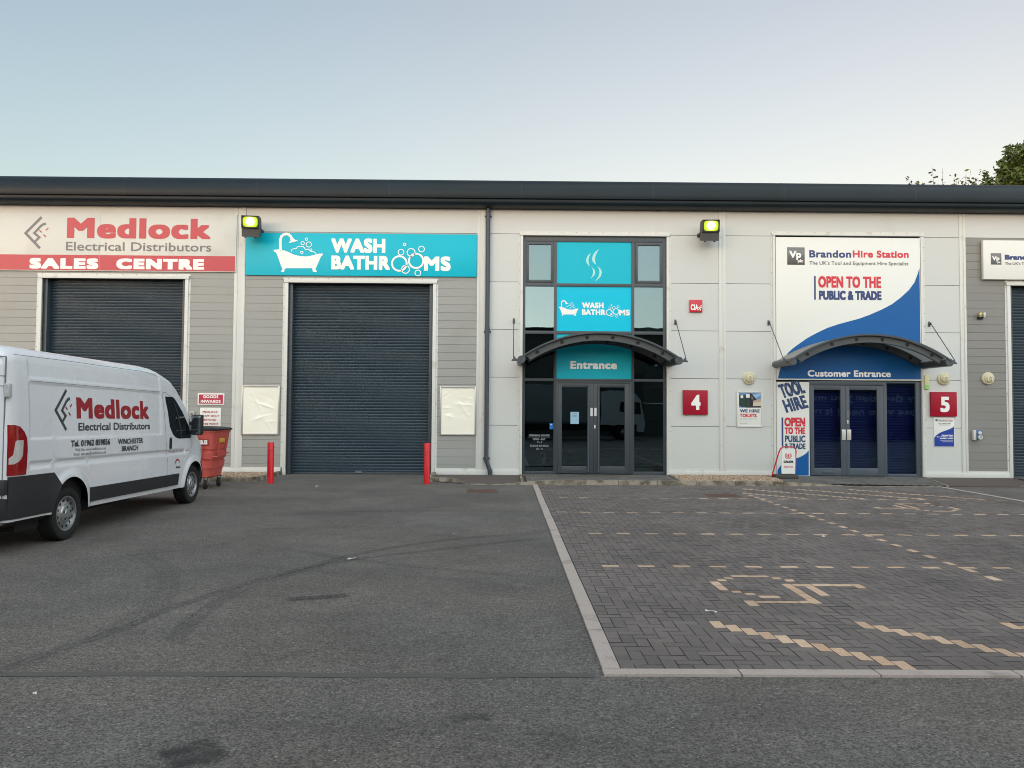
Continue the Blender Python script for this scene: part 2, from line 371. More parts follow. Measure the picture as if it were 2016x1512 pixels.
def slab(name, label, cat, u0, v0, u1, v1, dep, m, y=D, bev=.003, parent=None, group=None):
    """a board on the wall whose front face fills the photo rectangle"""
    yf = y-dep
    xa, za = at(u0, v0, yf); xb, zb = at(u1, v1, yf); xc = at(u0, v1, yf)[0]; xd = at(u1, v0, yf)[0]
    x0 = (xa+xc)/2; x1 = (xb+xd)/2; z0, z1 = min(za, zb), max(za, zb)
    root = thing(name, label, cat, ((x0+x1)/2, y, z0), group) if parent is None else parent
    mb = MB(); mb.box(x0, x1, yf, y-.002, z0, z1, bev=bev); mb.build('board', m, root)
    return root, x0, x1, z0, z1, yf

# ================================================================== GROUND
mb = MB(); mb.quad((-220, -150, 0), (220, -150, 0), (220, 320, 0), (-220, 320, 0))
ground = tag(mb.build('asphalt_yard', ASPH, ang=0), kind='structure')
def ribbon(pts, w, z, fmax, ends=.15):
    b = MB(); b.a = []; P = [Vector((p[0], p[1])) for p in pts]
    Q = []
    for i in range(len(P)-1):                    # smooth the path
        a, p1, p2, c = P[max(i-1, 0)], P[i], P[i+1], P[min(i+2, len(P)-1)]
        for k in range(8):
            t = k/8; Q.append(.5*((2*p1)+(p2-a)*t+(2*a-5*p1+4*p2-c)*t*t+(3*p1-a-3*p2+c)*t**3))
    Q.append(P[-1]); n = len(Q); prof = [(-.5, 0), (-.28, 1), (0, .6), (.28, 1), (.5, 0)]
    for i, q in enumerate(Q):
        t = (Q[min(i+1, n-1)]-Q[max(i-1, 0)]).normalized(); nn = Vector((-t.y, t.x)); e = min(1, min(i, n-1-i)/(n*ends)+.02)
        for o, f in prof:
            p = q+nn*o*w; b.v.append((p.x, p.y, z)); b.a.append(f*fmax*e)
    for i in range(n-1):
        for k in range(4): b.f.append((i*5+k, i*5+k+1, i*5+k+6, i*5+k+5)); b.m.append(0)
    return b
for i, (pts, w, f) in enumerate([
    ([(.55, 10.98), (.1, 10.84), (-.91, 10.28), (-1.75, 9.34), (-2.25, 8.36), (-2.57, 7.69), (-2.86, 6.88), (-3.02, 6.09), (-3.26, 5.35), (-3.5, 4.4)], .15, .25),
    ([(.55, 10.5), (.1, 10.31), (-1.15, 9.44), (-1.82, 8.94), (-2.2, 8.3), (-2.45, 7.6)], .16, .26),
    ([(-2.5, 7.6), (-2.56, 6.97), (-2.54, 6.31), (-2.44, 5.7)], .2, .24),
    ([(.4, 8.1), (-.47, 8.4), (-1.68, 8.95), (-3.2, 10.0)], .17, .17),
    ([(.5, 7.4), (-.4, 7.9), (-1.2, 8.2)], .14, .1), ([(-4.8, 8.9), (-3.9, 9.6), (-3.4, 10.4)], .07, .2), ([(-3.6, 11.2), (-2.6, 11.4), (-2.2, 11.35)], .1, .25), ([(1.8, 3.4), (.6, 4.0), (-.6, 4.3), (-2.0, 4.4)], .28, .12), ([(-.3, 4.35), (-.2, 4.42), (-.05, 4.4)], .12, .4),
    ([(-1.99, 7.1), (-1.75, 7.16), (-1.43, 7.28)], .17, .6),
    ([(-1.66, 3.84), (-1.55, 3.93), (-1.44, 4.02)], .34, .75),
    ([(-4.0, 12.5), (-2.5, 13.2), (-.5, 13.4), (.5, 13.2)], .25, .14),
    ([(-4.6, 9.6), (-3.6, 8.3), (-3.1, 7.0), (-3.0, 5.6)], .3, .13)]):
    o = ribbon(pts, w, .0035+.0004*i, f).build('tyre_mark', SMEAR, ground, ang=0)
mb = MB(); xs = [-9+i*.4 for i in range(25)]
for i in range(24):
    a, c = xs[i], min(xs[i+1], .655); ja, jc = [.012*math.sin(x*2.3)+.006*math.sin(x*7) for x in (a, c)]
    mb.quad((a, 5.06+ja, .003), (c, 5.06+jc, .003), (c, 5.145+jc*.7, .003), (a, 5.145+ja*.7, .003))
mb.build('sealed_joint', SEAL, ground, ang=0)

# block paving: real blocks in 90 degree herringbone, cells of 0.1 m
tan_cells = []            # inlaid symbol as explicit blocks (i, j, w, h)
sym = [(21,75,1,2),(21,77,1,2),(22,79,1,1),(23,80,1,1),(24,81,2,1),(26,81,2,1),(28,80,1,1),(29,79,1,1),(22,74,1,1),(23,73,1,1),(24,72,2,1),(22,69,1,2),
       (23,70,2,1),(25,70,2,1),(27,70,1,1),(28,70,1,2),(28,72,1,2),(28,74,1,2),(28,76,1,2),(29,77,2,1),(31,77,2,1),(33,77,2,1),(35,76,1,2),(30,73,1,2),(30,75,1,2)]
for i, j, w, h in sym:
    tan_cells.append((i, j, w, h)); tan_cells.append((104-i-w, 218-j-h, w, h))
I0, I1, J0, J1 = 8, 102, 52, 182
taken = {}
blocks = []
for (i, j, w, h) in tan_cells:
    blocks.append((i, j, w, h, 1))
    for a in range(w):
        for b in range(h): taken[(i+a, j+b)] = 1
rows = {154, 132, 109, 86}
def tan_native(i, j, w, h):
    if w == 2 and h == 1 and j in rows and 9 <= i <= 101: return True
    if h == 2 and i in (51, 52) and (78 <= j <= 164) and i == 51: return True
    if h == 2:
        s = i+j
        if s in (79, 91, 103, 115, 127) and j <= 62: return True
        if s in (215, 227, 239, 251) and 155 <= j <= 173 and i > 51: return True
    return False
for j in range(J0, J1):
    for i in range(I0, I1):
        k = (i+j+3) % 4
        if k == 0: w, h = 2, 1
        elif k == 2: w, h = 1, 2
        else: continue
        cells = [(i+a, j+b) for a in range(w) for b in range(h)]
        inside = [c for c in cells if I0 <= c[0] < I1 and J0 <= c[1] < J1 and c not in taken]
        if len(inside) == len(cells): blocks.append((i, j, w, h, 1 if tan_native(i, j, w, h) else 0))
        else:
            for c in inside: blocks.append((c[0], c[1], 1, 1, 0))
        for c in inside: taken[c] = 1
for j in range(J0, J1):
    for i in range(I0, I1):
        if (i, j) not in taken: blocks.append((i, j, 1, 1, 0))
mb = MB(); XO = -.012; YO = .0
for i, j, w, h, t in blocks:
    g = .001; x0 = i*.1+g+XO; x1 = (i+w)*.1-g+XO; y0 = j*.1+g; y1 = (j+h)*.1-g
    xs_ = random.uniform(-.0012, .0012); ys_ = random.uniform(-.0012, .0012); x0 += xs_; x1 += xs_; y0 += ys_; y1 += ys_
    z = .012+random.uniform(-.0008, .0008); tx = random.uniform(-.0012, .0012); ty = random.uniform(-.0012, .0012)
    zz = [z-tx-ty, z+tx-ty, z+tx+ty, z-tx+ty]; c = .0022
    vs = [(x0, y0, zz[0]-c), (x1, y0, zz[1]-c), (x1, y1, zz[2]-c), (x0, y1, zz[3]-c),
          (x0+c, y0+c, zz[0]), (x1-c, y0+c, zz[1]), (x1-c, y1-c, zz[2]), (x0+c, y1-c, zz[3])]
    mb.add(vs[4:], [(0, 1, 2, 3)], t); mb.add(vs, [(0, 1, 5, 4), (1, 2, 6, 5), (2, 3, 7, 6), (3, 0, 4, 7)], 2)     # arrises packed with dirt
pv = tag(mb.build('block_paving', [BLOCK, TANBLOCK, JOINT], ang=0), kind='structure')
mb = MB(); mb.quad((.78, 5.2, .005), (10.26, 5.2, .005), (10.26, 18.22, .005), (.78, 18.22, .005)); mb.build('joint_bed', JOINT, pv, ang=0)

# kerbs
def kerb_run(name, p0, p1, w, z0, z1, seg, m, zfun=None, y=None):
    b = MB(); a = Vector((p0[0], p0[1])); c = Vector((p1[0], p1[1])); L = (c-a).length; t = (c-a)/L; n = Vector((-t.y, t.x)); k = 0
    s = 0
    while s < L-.05:
        e = min(s+seg*(1+random.uniform(-.02, .02)), L); q = .005
        h0 = zfun(s) if zfun else z1; h1 = zfun(e) if zfun else z1; j = random.uniform(-.004, .004)
        A = a+t*(s+q); B = a+t*(e-q); zz = h0+random.uniform(-.002, .002)-z1*0
        vs = []
        for P, hh in ((A, h0), (B, h1)):
            for o, up in ((j, 0), (j, 1), (w+j, 1), (w+j, 0)):
                pp = P+n*o; inset = .006 if up else 0
                pp = pp+n*(inset if o == j else -inset)
                vs.append((pp.x, pp.y, hh if up else z0))
        b.add(vs, [(0, 1, 5, 4), (1, 2, 6, 5), (2, 3, 7, 6), (0, 3, 2, 1), (4, 5, 6, 7)])
        s = e
    return tag(b.build(name, m, ang=0), kind='structure')
kerb_run('kerb_edging', (.785, 5.213), (.785, 18.2), .13, -.05, .016, .92, CONC)
kerb_run('kerb_edging', (.655, 4.965+.125), (10.4, 4.965+.125), .12, -.05, .016, .92, CONC)
kerb_run('kerb_edging', (10.38, 5.22), (10.38, 18.2), .13, -.05, .016, .92, CONC)
def hump(x):                                    # height of the front kerb along x
    if x < 0: return .014
    if x < 1.0: return .014+.1*x
    if x < 6.75: return .114
    if x < 7.95: return .114-.1*(x-6.75)/1.2
    return .014
kerb_run('raised_kerb', (-.95, 18.2), (10.38, 18.2), .13, -.05, .1, .915, OLDCONC, zfun=lambda s: hump(s-.95))
kerb_run('raised_kerb', (-9.2, 18.6), (-5.98, 18.6), .13, -.05, .1, .92, OLDCONC)
kerb_run('raised_kerb', (-1.93, 18.85), (-1.0, 18.85), .13, -.05, .1, .31, OLDCONC, zfun=lambda s: .1 if s < .6 else .1-.26*(s-.6))
kerb_run('raised_kerb', (-5.96, 18.6), (-5.96, 20.62), .1, -.05, .1, .92, OLDCONC)
kerb_run('raised_kerb', (-1.93, 20.62), (-1.93, 18.85), .1, -.05, .1, .92, OLDCONC)
kerb_run('raised_kerb', (12.3, 18.2), (15.5, 18.2), .13, -.05, .1, .6, OLDCONC, zfun=lambda s: min(.1, .014+.12*s))
def sheet(name, pts, m, z=None, kind='structure'):
    b = MB(); b.add(pts, [list(range(len(pts)))]); return tag(b.build(name, m, ang=0), kind=kind)
def paved(name, corner, m):
    """small paved apron: quads of block size bilinearly laid between four corners"""
    b = MB(); A, B, C_, D_ = [Vector(c) for c in corner]; nx = int((B-A).length/.1); ny = int((D_-A).length/.2)
    for j in range(ny):
        for i in range(nx):
            f = lambda s, t: (A*(1-s)+B*s)*(1-t)+(D_*(1-s)+C_*s)*t
            sh = (.5 if i % 2 else 0); t0 = (j+sh)/ny; t1 = min(1, (j+1+sh)/ny)
            if t0 >= 1: continue
            e = .03; q = [f((i+e)/nx, t0+.012/ny*1), f((i+1-e)/nx, t0+.012/ny), f((i+1-e)/nx, t1-.012/ny), f((i+e)/nx, t1-.012/ny)]
            dz = random.uniform(0, .002); b.add([(p.x, p.y, p.z+dz) for p in q], [(0, 1, 2, 3)])
    o = tag(b.build(name, m, ang=0), kind='structure')
    g = MB(); g.add([(p.x, p.y, min(.006, p.z-.004) if p.y < 19 else p.z-.02) for p in (A, B, C_, D_)], [(0, 1, 2, 3)]); g.build('joint_bed', JOINT, o, ang=0)
    return o
paved('entrance_apron', ((.53, 18.33, .064), (4.12, 18.33, .104), (4.36, 20.68, .05), (.53, 20.68, .05)), PAD)
paved('entrance_apron', ((6.7, 18.33, .06), (10.55, 18.33, .016), (11.28, 20.68, .04), (7.14, 20.68, .05)), PAD)
kerb_run('path_edging', (4.2, 18.33), (4.43, 20.66), .06, -.05, .105, 2.6, OLDCONC, zfun=lambda s: .108-.02*s)
kerb_run('path_edging', (6.7, 18.33), (7.15, 20.66), .06, -.05, .105, 2.6, OLDCONC, zfun=lambda s: .108-.02*s)
kerb_run('path_edging', (.46, 18.33), (.46, 20.66), .07, -.05, .1, 2.6, OLDCONC, zfun=lambda s: .066-.004*s)
kerb_run('path_edging', (10.6, 18.33), (11.33, 20.66), .06, -.05, .1, 2.6, OLDCONC, zfun=lambda s: .03+.008*s)
sheet('tarmac_patch', [(-.96, 18.33, .01), (.4, 18.33, .01), (.4, 20.69, .03), (-1.9, 20.69, .03), (-1.9, 19.0, .012)], BROWNTAR)
sheet('tarmac_patch', [(10.64, 18.33, .01), (13.3, 18.33, .01), (13.6, 20.69, .03), (11.36, 20.69, .03)], BROWNTAR)
sheet('asphalt_verge', [(13.0, 18.33, .07), (15.5, 18.33, .09), (15.5, 20.69, .05), (13.7, 20.69, .04)], ASPH)
sheet('soil_bed', [(4.18, 18.33, .06), (6.8, 18.33, .06), (7.2, 20.69, .03), (4.36, 20.69, .03)], BROWNTAR)
sheet('soil_bed', [(-9.2, 18.73, .06), (-6.06, 18.73, .06), (-6.06, 20.69, .04), (-9.2, 20.69, .04)], BROWNTAR)
def stone_mat():
    m = bpy.data.materials.new('gravel_stone'); m.use_nodes = True; N = m.node_tree.nodes; L = m.node_tree.links; b = N['Principled BSDF']
    g = N.new('ShaderNodeNewGeometry'); r = N.new('ShaderNodeValToRGB'); L.new(g.outputs['Random Per Island'], r.inputs[0])
    e = r.color_ramp.elements; e[0].color = (.16, .09, .05, 1); e[1].color = (.62, .50, .36, 1); e[1].position = 1
    for p, c in ((.25, (.30, .19, .11, 1)), (.5, (.42, .33, .24, 1)), (.7, (.30, .27, .24, 1)), (.85, (.50, .34, .2, 1))):
        q = e.new(p); q.color = c
    L.new(r.outputs[0], b.inputs['Base Color']); b.inputs['Roughness'].default_value = .85; return m
STONE = stone_mat()
def gravel(n, fx, y0, y1, zf):
    b = MB()
    for _ in range(n):
        t = random.random(); y = y0+(y1-y0)*t; xa, xb = fx(t); x = random.uniform(xa, xb); z = zf(t)+random.uniform(0, .02)
        r = random.uniform(.011, .026); rot = random.random()*6.28; ca, sa = math.cos(rot), math.sin(rot); q = []
        for a, c_, e in ((1, 0, 0), (0, .75, 0), (-1, 0, 0), (0, -.75, 0), (.1, .1, .6), (0, 0, -.5)):
            a *= random.uniform(.8, 1.2); c_ *= random.uniform(.8, 1.2); q.append((x+(a*ca-c_*sa)*r, y+(a*sa+c_*ca)*r, z+e*r))
        b.add(q, [(0, 1, 4), (1, 2, 4), (2, 3, 4), (3, 0, 4), (1, 0, 5), (2, 1, 5), (3, 2, 5), (0, 3, 5)])
    return tag(b.build('gravel', STONE, ang=0), label='loose brown pebble gravel along the foot of the wall', kind='stuff')
gravel(6500, lambda t: (4.24+.2*t, 6.68+.42*t), 18.36, 20.66, lambda t: .085-.035*t)
gravel(90, lambda t: (1.2, 6.9), 18.0, 18.17, lambda t: .014)
gravel(5500, lambda t: (-9.1, -6.08), 18.76, 20.66, lambda t: .085-.03*t)

# ================================================================== BUILDING
bld = thing('industrial_building', 'long terrace of pale and grey clad trade units under a dark curved eaves', 'building', (0, D, 0))
JZ = [.17, 1.357, 2.648, 3.939, 5.230, 6.540, 7.21]
def panels(x0, x1, holes=(), zs=JZ):
    """light sandwich panels with open joints, leaving holes (x0,x1,z0,z1)"""
    b = MB()
    for k in range(len(zs)-1):
        z0, z1 = zs[k]+.006, zs[k+1]-.006
        cuts = sorted({x0, x1} | {h[0] for h in holes} | {h[1] for h in holes})
        for a, c in zip(cuts[:-1], cuts[1:]):
            if c <= x0 or a >= x1: continue
            segs = [(z0, z1)]
            for h in holes:
                if a >= h[0]-1e-6 and c <= h[1]+1e-6:
                    ns = []
                    for p, q in segs:
                        if h[3] <= p or h[2] >= q: ns.append((p, q)); continue
                        if h[2] > p: ns.append((p, h[2]))
                        if h[3] < q: ns.append((h[3], q))
                    segs = ns
            for p, q in segs:
                if q-p > .01: b.box(a, c, D, D+.03, p, q)
    return b
E1 = (.44, 4.37, -1, 6.5); E2 = (7.28, 11.27, -1, 6.56)
b = panels(-.56, 5.77, [E1]); b.build('light_cladding', WHITEWALL, bld, ang=0)
b = panels(5.95, 12.33, [E2]); b.build('light_cladding', WHITEWALL, bld, ang=0)
for x0, x1 in ((-21, -7.32), (-7.03, -.78), (12.5, 21)):
    b = MB(); b.box(x0, x1, D, D+.03, 6.546, 7.2); b.build('light_cladding', WHITEWALL, bld, ang=0)
DOORS = [(-12.46, -8.63, 5.23), (-5.86, -1.965, 5.16), (13.70, 17.6, 5.235)]
PIT = 1.294/6
for (x0, x1, d, m) in ((-21, -7.32, DOORS[0], GREYRIB), (-7.03, -.78, DOORS[1], GREYRIB), (12.5, 21, DOORS[2], DGREYRIB)):
    b = MB(); z = 6.54
    while z > .16:
        za = max(z-PIT+.003, .16); zb = z-.003
        if za >= d[2]: b.box(x0, x1, D, D+.02, za, zb)
        else:
            if zb > d[2]:
                b.box(d[0], d[1], D, D+.02, d[2], zb)
            b.box(x0, d[0], D, D+.02, za, zb); b.box(d[1], x1, D, D+.02, za, zb)
        z -= PIT
    b.build('ribbed_cladding', m, bld, ang=0)
# backing behind the joints, leaving the openings
b = MB(); ops = [(*DOORS[0][:2], DOORS[0][2]), (*DOORS[1][:2], DOORS[1][2]), (.44, 4.37, 6.5), (7.28, 11.27, 6.56), (*DOORS[2][:2], DOORS[2][2])]
x = -21
for o in ops:
    b.box(x, o[0], D+.032, D+.1, 0, 7.3); b.box(o[0], o[1], D+.032, D+.1, o[2], 7.3); x = o[1]
b.box(x, 21, D+.032, D+.1, 0, 7.3)
b.box(-21, -20.9, D+.1, D+26, 0, 7.3); b.box(20.9, 21, D+.1, D+26, 0, 7.3); b.box(-20.9, 20.9, D+25.9, D+26, 0, 7.3)
b.build('inner_wall', BACKING, bld, ang=0)
# cover strips between the bays: a flat with two raised edges
for (x0, x1) in ((-7.32, -7.03), (-.78, -.56), (5.77, 5.95), (12.33, 12.5)):
    b = MB(); w = x1-x0
    b.box(x0, x1, D-.006, D+.004, .17, 7.2); b.box(x0, x0+.3*w, D-.02, D-.0062, .17, 7.2, bev=.004); b.box(x1-.36*w, x1, D-.02, D-.0062, .17, 7.2, bev=.004)
    for z in (1.35, 2.64, 3.93, 5.23): b.box(x0+.001, x1-.001, D-.0215, D-.0202, z-.003, z+.003)
    for z in (.9, 2.0, 3.1, 4.4, 5.7, 6.8): b.tube([(x0+.16*w, D-.024, z), (x0+.16*w, D-.019, z)], .011, 8)
    b.build('cover_strip', TRIM, bld)
# base flashing
for (x0, x1) in ((-21, -12.6), (-8.5, -5.99), (-1.87, .44), (4.37, 7.28), (11.27, 13.62), (17.7, 21)):
    b = MB(); b.box(x0, x1, D-.03, D+.03, .02, .155, bev=.005); b.box(x0, x1, D-.012, D-.0005, .156, .20)
    x = x0+.3
    while x < x1:
        b.tube([(x, D-.036, .135), (x, D-.028, .135)], .011, 8); x += .62
    b.build('base_flashing', TRIM, bld)
RIVET = mat('rivet_head', srgb(120, 118, 110), .5)
def surround(x0, x1, z1, wl, name='opening_surround', zlo=.0, m=TRIM):
    b = MB(); w = wl
    b.box(x0-w, x0, D-.035, D+.06, zlo, z1, 0, .004); b.box(x1, x1+w, D-.035, D+.06, zlo, z1, 0, .004)
    b.box(x0-w-.02, x1+w+.02, D-.05, D+.06, z1+.001, z1+w, 0, .004)
    b.box(x0-w-.05, x0-w-.001, D-.008, D-.001, zlo+.2, z1); b.box(x1+w+.001, x1+w+.05, D-.008, D-.001, zlo+.2, z1)
    b.box(x0-w-.05, x1+w+.05, D-.012, D-.001, z1+w+.001, z1+w+.05)
    z = .5
    while z < z1:
        for xx in (x0-w-.025, x1+w+.025): b.tube([(xx, D-.016, z), (xx, D-.007, z)], .010, 6, 1)
        z += .36
    x = x0
    while x < x1:
        b.tube([(x, D-.02, z1+w+.025), (x, D-.011, z1+w+.025)], .010, 6, 1); x += .36
    return b.build(name, [m, RIVET], bld)
for d in DOORS: surround(d[0], d[1], d[2], .09)
surround(.46, 4.35, 6.495, .07); surround(7.30, 11.26, 6.555, .065)
# roller shutters
def shutter(x0, x1, z1, mud):
    yb = D+.27; b = MB(); p = .0795; prof = []
    z = .05
    while z < z1+.3:
        jit = random.gauss(0, .0016)
        for t, o in ((0, .012), (.13, .010), (.17, -.012), (.30, -.020), (.45, -.021), (.50, -.013), (.56, -.019), (.74, -.024), (.86, -.018), (.91, .008)):
            prof.append((yb+o+jit, z+p*t))
        z += p
    vs = []; fs = []
    for y, zz in prof: vs += [(x0+.02, y, zz), (x1-.02, y, zz)]
    for i in range(len(prof)-1): fs.append((2*i, 2*i+1, 2*i+3, 2*i+2))
    b.add(vs, fs); sh = b.build('roller_shutter', SHUTTER, bld, ang=60)
    for xa, xc in ((x0, x0+.10), (x1-.10, x1)):
        g = MB(); g.box(xa+.0005, xc-.0005, D+.062, D+.245, .0, z1+.02, bev=.004)
        for q in range(6): g.tube([((xa+xc)/2, D+.056, .5+q*.9), ((xa+xc)/2, D+.063, .5+q*.9)], .012, 8)
        g.build('guide_rail', DARKGREY, sh)
    g = MB(); g.box(x0+.1, x1-.1, yb-.03, yb-.006, .0, .06, bev=.004); g.build('bottom_rail', DARKGREY, sh)
    xm = x0+(x1-x0)*.49
    g = MB(); g.box(xm-.085, xm+.085, yb-.055, yb-.031, .035, .075, bev=.006); g.build('bottom_latch', STEEL, sh)
    h = MB(); h.box(x0+.001, x1-.001, D+.11, D+.6, z1-.001, z1+.5); h.build('head_box', BLACK, sh)
    return sh
for d in DOORS: shutter(d[0], d[1], d[2], 0)
b = MB()                                         # dark inner room behind the glazing
for (x0, x1, z1) in ((.44, 4.37, 6.5), (7.28, 11.27, 6.56)):
    b.box(x0-1.5, x1+1.5, D+4, D+4.05, 0, z1); b.box(x0-1.55, x0-1.5, D+.11, D+4, 0, z1); b.box(x1+1.5, x1+1.55, D+.11, D+4, 0, z1); b.box(x0-1.5, x1+1.5, D+.11, D+4, z1, z1+.05)
b.build('interior_room', mat('dim_interior', srgb(70, 68, 64), .8), bld, ang=0)
# roof and eaves
CY, CZ, RR = D-.05, 7.5, .46
prof = [(D+25.9, 9.6), (D+.4, 8.0)]
for k in range(0, 23): a = math.radians(80+k*(115/22)); prof.append((CY+RR*math.cos(a), CZ+RR*math.sin(a)))
def extr(prof, x0, x1, name, m, ang=35, par=bld):
    b = MB(); vs = []; fs = []
    for y, z in prof: vs += [(x0, y, z), (x1, y, z)]
    for i in range(len(prof)-1): fs.append((2*i, 2*i+1, 2*i+3, 2*i+2))
    b.add(vs, fs); return b.build(name, m, par, ang=ang)
roof = extr(prof, -21.3, 21.3, 'roof', EAVES)
lo = [(CY+RR*math.cos(math.radians(195)), CZ+RR*math.sin(math.radians(195)))]
lo += [(D-.455, 7.372), (D-.43, 7.366)]
for k in range(9): t = k/8; lo.append((D-.435+.15*t-.05*math.sin(PI*t), 7.362-.155*t-.03*math.sin(PI*t)))
lo += [(D-.25, 7.2), (D+.031, 7.205)]
extr(lo, -21.3, 21.3, 'eaves_soffit', EAVES, par=bld)
b = MB()
for x in [-17.1+3.5*i for i in range(12)]:
    pp = [(CY+(RR+.0025)*math.cos(math.radians(a)), CZ+(RR+.0025)*math.sin(math.radians(a))) for a in range(75, 196, 8)]
    vs = []; fs = []
    for y, z in pp: vs += [(x-.011, y, z), (x+.011, y, z)]
    for i in range(len(pp)-1): fs.append((2*i, 2*i+1, 2*i+3, 2*i+2))
    b.add(vs, fs)
b.build('eaves_joint', mat('eaves_joint_dark', srgb(22, 30, 32), .6), bld)
# rainwater pipe
b = MB(); b.tube([(-.49, D-.115, 7.2), (-.49, D-.115, .42), (-.47, D-.115, .36), (-.40, D-.115, .17), (-.385, D-.115, .10), (-.385, D-.115, .02)], .058, 14)
b.tube([(-.49, D-.115, .52), (-.49, D-.115, .40)], .066, 14); b.tube([(-.395, D-.115, .19), (-.386, D-.115, .08)], .066, 14); b.tube([(-.49, D-.115, 3.99), (-.49, D-.115, 3.83)], .066, 14)
pipe = b.build('drainpipe', mat('pipe_grey', srgb(58, 66, 76), .45), bld)
for z in (7.0, 3.87, .47):
    g = MB(); g.box(-.585, -.395, D-.055, D-.022, z-.02, z+.02); g.build('bracket', BLACK, pipe)

# ---- glazed entrances
GD = glass('dark_tinted_glass', (.18, .26, .29), .085)
GS = glass('mirror_film_glass', (.3, .35, .36), .15)
GM = glass('tinted_glass', (.5, .55, .55), .10)
BLIND = mat('window_blind', srgb(150, 156, 156), .7, var=.03)
Y1 = D+.07
fr = MB()
def bar(x0, x1, z0, z1, y0=Y1-.04, y1=Y1+.05, b=None): (b or fr).box(x0, x1, y0, y1, z0, z1, 0, .004)
bar(.461, .53, .05, 6.494); bar(4.27, 4.349, .05, 6.494)
for x0, x1 in ((1.305, 1.38), (3.408, 3.483)): bar(x0, x1, .05, 6.345)
bar(.531, 4.269, 6.346, 6.494)
cols = [(.531, 1.304), (1.381, 3.407), (3.484, 4.269)]
for (z0, z1) in ((5.125, 5.21), (3.83, 3.915), (2.553, 2.625)):
    for c in cols: bar(c[0], c[1], z0, z1)
for c in (cols[0], cols[2]): bar(c[0], c[1], .05, .13)
ent1 = fr.build('entrance_frame', DARKGREY, bld)
def pane(x0, x1, z0, z1, m, par, y=Y1, name='window_pane'):
    g = MB(); g.box(x0, x1, y, y+.012, z0, z1); return g.build(name, m, par, ang=0)
for i, c in enumerate((cols[0], cols[2])):
    s = MB()
    w = .062; x0, x1, z0, z1 = c[0]+.03, c[1]-.03, 5.235, 6.32
    for q in ((x0, x0+w, z0, z1), (x1-w, x1, z0, z1), (x0+w, x1-w, z0, z0+w), (x0+w, x1-w, z1-w, z1)): s.box(q[0], q[1], Y1-.055, Y1+.02, q[2], q[3], 0, .003)
    for q in ((c[0], x0-.002, 5.21, 6.345), (x1+.002, c[1], 5.21, 6.345), (x0, x1, 5.21, 5.233), (x0, x1, 6.322, 6.345)): s.box(q[0], q[1], Y1-.03, Y1+.02, q[2], q[3])
    s.build('casement_sash', DARKGREY, ent1)
    pane(x0+w, x1-w, z0+w, z1-w, GM, ent1, Y1-.02)
    pane(c[0], c[1], 3.915, 5.125, GS if i == 0 else GM, ent1)
    pane(c[0], c[1], 2.625, 3.83, GD, ent1)
lowp = pane(cols[0][0], cols[0][1], .13, 2.553, GD, ent1)
pane(cols[2][0], cols[2][1], .13, 2.553, GD, ent1)
g = MB(); g.box(.54, 1.3, Y1+.10, Y1+.11, 5.1, 6.4); g.box(3.49, 4.26, Y1+.10, Y1+.11, 3.9, 6.4)
g.build('window_blind', BLIND, ent1, ang=0)
def spandrel(z0, z1, m=CYAN2):
    g = MB(); g.box(1.381, 3.407, Y1-.012, Y1+.01, z0, z1); return g.build('spandrel_panel', m, bld, ang=0)
sp1 = spandrel(5.21, 6.345, CYAN); sp2 = spandrel(3.915, 5.125); sp3 = spandrel(2.625, 3.83, CYAN)
YS = Y1-.012
# steam curls on the top panel
def c3(u, v): return at(960+u*.2579, 330+v*.2579, YS)
g = MB()
def leaf(pts_l, pts_r): shape(g, [c3(*p) for p in pts_l+pts_r[::-1]], YS)
leaf([(852, 620), (820, 645), (802, 672), (797, 700), (804, 722), (828, 742)], [(852, 620), (835, 648), (824, 672), (820, 700), (822, 722), (828, 742)])
leaf([(790, 648), (765, 672), (752, 700), (754, 724), (768, 744), (786, 754)], [(790, 648), (778, 672), (770, 700), (771, 724), (777, 744), (786, 754)])
leaf([(836, 750), (850, 772), (854, 800), (846, 830), (820, 872)], [(836, 750), (862, 772), (873, 800), (864, 830), (820, 872)])
leaf([(793, 757), (804, 778), (806, 800), (800, 822), (786, 850)], [(793, 757), (815, 778), (822, 800), (814, 822), (786, 850)])
g.build('steam_emblem', mat('emblem_pale', srgb(170, 222, 215), .4), sp1, ang=0)
